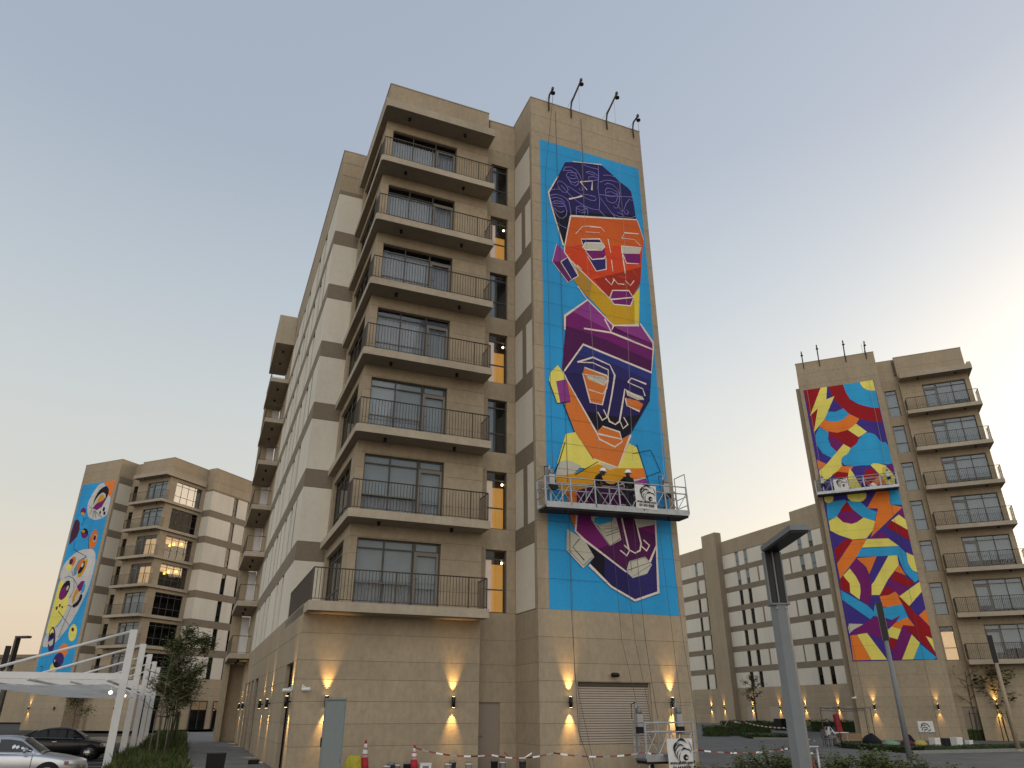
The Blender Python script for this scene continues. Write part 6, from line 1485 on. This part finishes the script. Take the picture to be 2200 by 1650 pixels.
tree('young_tree', (24.6, 80.0, 0), 5.4, .8, 'slim dark tree before the far block, right of the face mural wall', 900, 18, leaf=.12, mats=('leaf2', 'leaf0'), trunk_r=.1, stakes=False, z0=.5)
tree('young_tree', (31.0, 68.5, 0), 5.2, .9, 'slim dark tree hidden behind the near lamp post', 500, 19, leaf=.14, mats=('leaf2', 'leaf0'), trunk_r=.06, stakes=False, z0=.5)
def palm(pos, h, r, label, seed):
    rr = random.Random(seed); root = empty('palm_tree', pos, 0, label, 'palm', 'palm trees'); mb = MB(); n = 14
    mb.tube([(0.03 * math.sin(i), .03 * math.cos(i * 1.3), h * i / n) for i in range(n + 1)], [.17 + .03 * (i % 2) for i in range(n + 1)], 'bark', 9); mb.build('trunk', root)
    for k in range(26):
        a = k * 2.399; el0 = rr.uniform(-.5, 1.1); fb = MB(); L = r * rr.uniform(.8, 1.05); p = Vector((0, 0, h)); d = Vector((math.cos(a) * math.cos(el0), math.sin(a) * math.cos(el0), math.sin(el0))); pts = [p]
        for i in range(6): d = (d + Vector((0, 0, -.22))).normalized(); pts.append(pts[-1] + d * L / 6)
        fb.tube(pts, [.025 - .003 * i for i in range(7)], 'fronddry', 4)
        for i in range(1, 7):
            for t in (0, .5):
                q = pts[i - 1].lerp(pts[i], t + .25); dd = (pts[i] - pts[i - 1]).normalized(); sd_ = dd.cross(Vector((0, 0, 1))).normalized(); ll = L * .32 * (1 - .09 * i)
                for sg in (-1, 1):
                    tip = q + (sd_ * sg + dd * .7).normalized() * ll + Vector((0, 0, -ll * .35)); fb.add([q - dd * .03, q + dd * .05, tip], [(0, 1, 2)], 'palmleaf')
        fb.build('frond', root)
    return root
palm((34.2, 74.5, 0), 3.6, 1.9, 'fan-crowned palm behind the seated person', 3)
palm((36.5, 73.0, 0), 5.4, 1.6, 'taller palm close to the bolt mural corner', 4)
def hedge(name, corners, h, label, n, seed, leaf=.06, mats=('leaf0', 'leaf2'), z=0.0, group='clipped hedges', cat='hedge'):
    "leafy mass over a quadrilateral footprint"
    rr = random.Random(seed); c = [Vector((*q, z)) for q in corners]; cen = sum(c, Vector()) / 4; r_ = empty(name, cen, 0, label, cat, group)
    c = [q - cen for q in c]; mb = MB(); ins = [q * .93 for q in c]
    mb.add([*ins, *[q + Vector((0, 0, h * .88)) for q in ins]], [(0, 3, 2, 1), (4, 5, 6, 7), (0, 1, 5, 4), (1, 2, 6, 5), (2, 3, 7, 6), (3, 0, 4, 7)], 'leaf2'); mb.build('branch_mass', r_)
    lb = MB(); pts = []
    for i in range(n):
        u, v = rr.random(), rr.random(); e = rr.random()
        if e < .5: zz = h * rr.uniform(.85, 1.06)
        else:
            zz = h * rr.random(); sd = rr.randrange(4)
            if sd == 0: u = rr.uniform(-.02, .03)
            elif sd == 1: u = rr.uniform(.97, 1.02)
            elif sd == 2: v = rr.uniform(-.02, .05)
            else: v = rr.uniform(.95, 1.02)
        p = c[0].lerp(c[1], u).lerp(c[3].lerp(c[2], u), v); bump = 1 + .10 * math.sin(p.x * 3 + seed) * math.sin(p.y * 2.3); pts.append((p.x, p.y, zz * bump))
    leaf_cloud(lb, pts, leaf, mats, rr); lb.build('foliage', r_)
    return r_
hedge('hedge', [(27.5, 59.0), (37.0, 53.5), (37.7, 54.6), (28.2, 60.2)], .75, 'long clipped hedge along the foot of the right building', 3000, 1, .09)
hedge('hedge', [(18.2, 45.0), (19.2, 38.9), (20.5, 39.6), (19.3, 45.2)], .26, 'low dark hedge strip before the seated person', 2600, 2, .06, ('leaf2', 'leaf0'))
hedge('hedge', [(19.4, 38.9), (36, 44.6), (35.6, 45.9), (20.6, 40.2)], .30, 'low dark hedge strip running to the right edge', 5200, 3, .06, ('leaf2', 'leaf0'))
hedge('hedge', [(18.3, 66.0), (21.6, 66.4), (21.4, 69.5), (18.4, 69.0)], 1.05, 'dark rounded hedge on the planted mound', 1800, 4, .10)
hedge('hedge', [(15.7, 64.6), (17.6, 64.8), (17.6, 66.8), (15.8, 66.6)], .75, 'olive hedge close to the face mural wall', 900, 5, .10, ('leaf3', 'leaf0'))
hedge('hedge', [(17.6, 59.2), (20.2, 58.2), (21.0, 62.4), (18.4, 64.6)], .30, 'flat dark planting in front of the rounded hedge', 1500, 6, .09, ('leaf2', 'leaf2', 'leaf0'))
hedge('hedge', [(29.6, 80.0), (38.5, 75.0), (39.4, 76.4), (30.4, 81.6)], 1.0, 'dark hedge along the far block, right of the near lamp post', 2200, 7, .12)
hedge('hedge', [(24.0, 92), (30, 88), (30.8, 89.4), (24.8, 93.4)], .8, 'dark hedge along the far block beside the black bins', 1100, 8, .13)
# stone kerbs round the beds
for q in ([(19.1, 38.5), (36.1, 44.3), (36.0, 44.5), (19.1, 38.72)], [(17.3, 57.6), (20.6, 56.7), (20.7, 57.0), (17.4, 57.9)], [(20.8, 40.6), (35.4, 46.2), (35.2, 46.5), (20.6, 40.9)]):
    mb = MB(); mb.add([(x, y, 0) for x, y in q] + [(x, y, .14) for x, y in q], [(0, 3, 2, 1), (4, 5, 6, 7), (0, 1, 5, 4), (1, 2, 6, 5), (2, 3, 7, 6), (3, 0, 4, 7)], 'kerb'); o = mb.build('bed_kerb'); o['kind'] = 'structure'
# bins and a post by the far block
for x, y, mt, lab in ((28.6, 84.5, 'black', 'black square planter before the far block'), (22.3, 64.0, 'black', 'black slab bollard right of the hedge mound'), (23.1, 64.2, 'stone', 'pale stone bollard right of the hedge mound')):
    r_ = empty('plaza_bollard', (x, y, 0), R(22), lab, 'bollard', 'plaza bollards'); w_ = .55 if y > 80 else (.16 if mt == 'black' else .3); bx(r_, 'body', mt, -w_, w_, -w_, w_, 0, 1.1); bx(r_, 'cap', mt, -w_ * 1.06, w_ * 1.06, -w_ * 1.06, w_ * 1.06, 1.1, 1.14)
# planting strip ground cover (nobody could count it)
def cover(name, region, n, hmin, hmax, label, seed, wdt=.03, mats=('leaf0', 'leaf1', 'leaf2'), z=0.0, cat='ground cover'):
    rr = random.Random(seed); mb = MB()
    for i in range(n):
        p = region(rr); hh = rr.uniform(hmin, hmax) * (.7 + .5 * math.sin(p.x * 1.3 + 1) * math.sin(p.y * .9)) ; a = rr.uniform(0, 6.28); d = Vector((math.cos(a), math.sin(a), 0)) * wdt * rr.uniform(.6, 1.4); ln = Vector((rr.uniform(-.4, .4), rr.uniform(-.4, .4), 0)) * hh
        hh = max(.08, hh); p = Vector((p.x, p.y, z)); m_ = rr.choice(mats)
        mb.add([p - d, p + d, p + d * .7 + ln * .4 + Vector((0, 0, hh * .65)), p + ln + Vector((0, 0, hh)), p - d * .7 + ln * .4 + Vector((0, 0, hh * .65))], [(0, 1, 2, 4), (4, 2, 3)], m_)
    o = mb.build(name); o['kind'] = 'stuff'; tag(o, label, cat); return o
cover('ground_cover', lambda rr: wl(rr.uniform(-13.1, -10.75), rr.uniform(-2, 52) if rr.random() < .4 else rr.uniform(-1, 18)), 30000, .22, .62, 'dense green ground cover in the strip beside the walkway', 41, .022, ('leaf0', 'leaf2', 'leaf2', 'leaf1', 'fronddry'), -.04)
# shrubs at the bottom edge
def shrub(pos, r, h, label, seed, n=1100, mats=('leaf1', 'leaf3', 'leaf0')):
    rr = random.Random(seed); r_ = empty('shrub', pos, 0, label, 'shrub', 'shrubs along the near edge'); sb = MB(); lb = MB(); pts = []
    for k in range(14):
        a = rr.uniform(0, 6.28); d = Vector((math.cos(a) * rr.uniform(.2, 1), math.sin(a) * rr.uniform(.2, 1), 1.1)).normalized(); L = h * rr.uniform(.7, 1.25); q = [Vector((0, 0, 0)) + d * L * t + Vector((math.cos(a), math.sin(a), 0)) * r * .55 * t * t for t in (0, .33, .66, 1)]
        sb.tube(q, [.012, .01, .008, .004], 'bark', 4)
        for i in range(n // 14):
            t = rr.uniform(.25, 1); j = min(2, int(t * 3)); p = q[j].lerp(q[j + 1], t * 3 - j); pts.append(p + Vector((rr.gauss(0, .07), rr.gauss(0, .07), rr.gauss(0, .06))))
    sb.build('stems', r_); leaf_cloud(lb, pts, .05, mats, rr); lb.build('foliage', r_)
    return r_
for i, (x, y, r_a, hh, lab) in enumerate(((5.4, 22.4, .55, .50, 'sparse low shrub at the bottom edge, by the face mural corner'), (6.3, 22.2, .55, .62, 'low shrub, second along the bottom edge'), (7.0, 22.0, .65, .86, 'bushy shrub just left of the near lamp post'), (7.6, 21.6, .6, .74, 'shrub behind the near lamp post'),
        (8.4, 21.4, .65, .86, 'bushy shrub by the barrier post'), (9.0, 21.3, .65, .80, 'shrub right of the barrier post'), (9.6, 21.2, .65, .86, 'bushy shrub left of the straight lamp post foot'), (10.1, 21.0, .6, .74, 'shrub below the straight lamp post'), (10.7, 20.7, .55, .6, 'low shrub right of the straight lamp post foot'), (11.4, 20.4, .5, .5, 'sparse low shrub, last along the bottom edge to the right'))):
    shrub((x, y, 0), r_a, hh, lab, 60 + i, 2600 if hh > .65 else 1500)
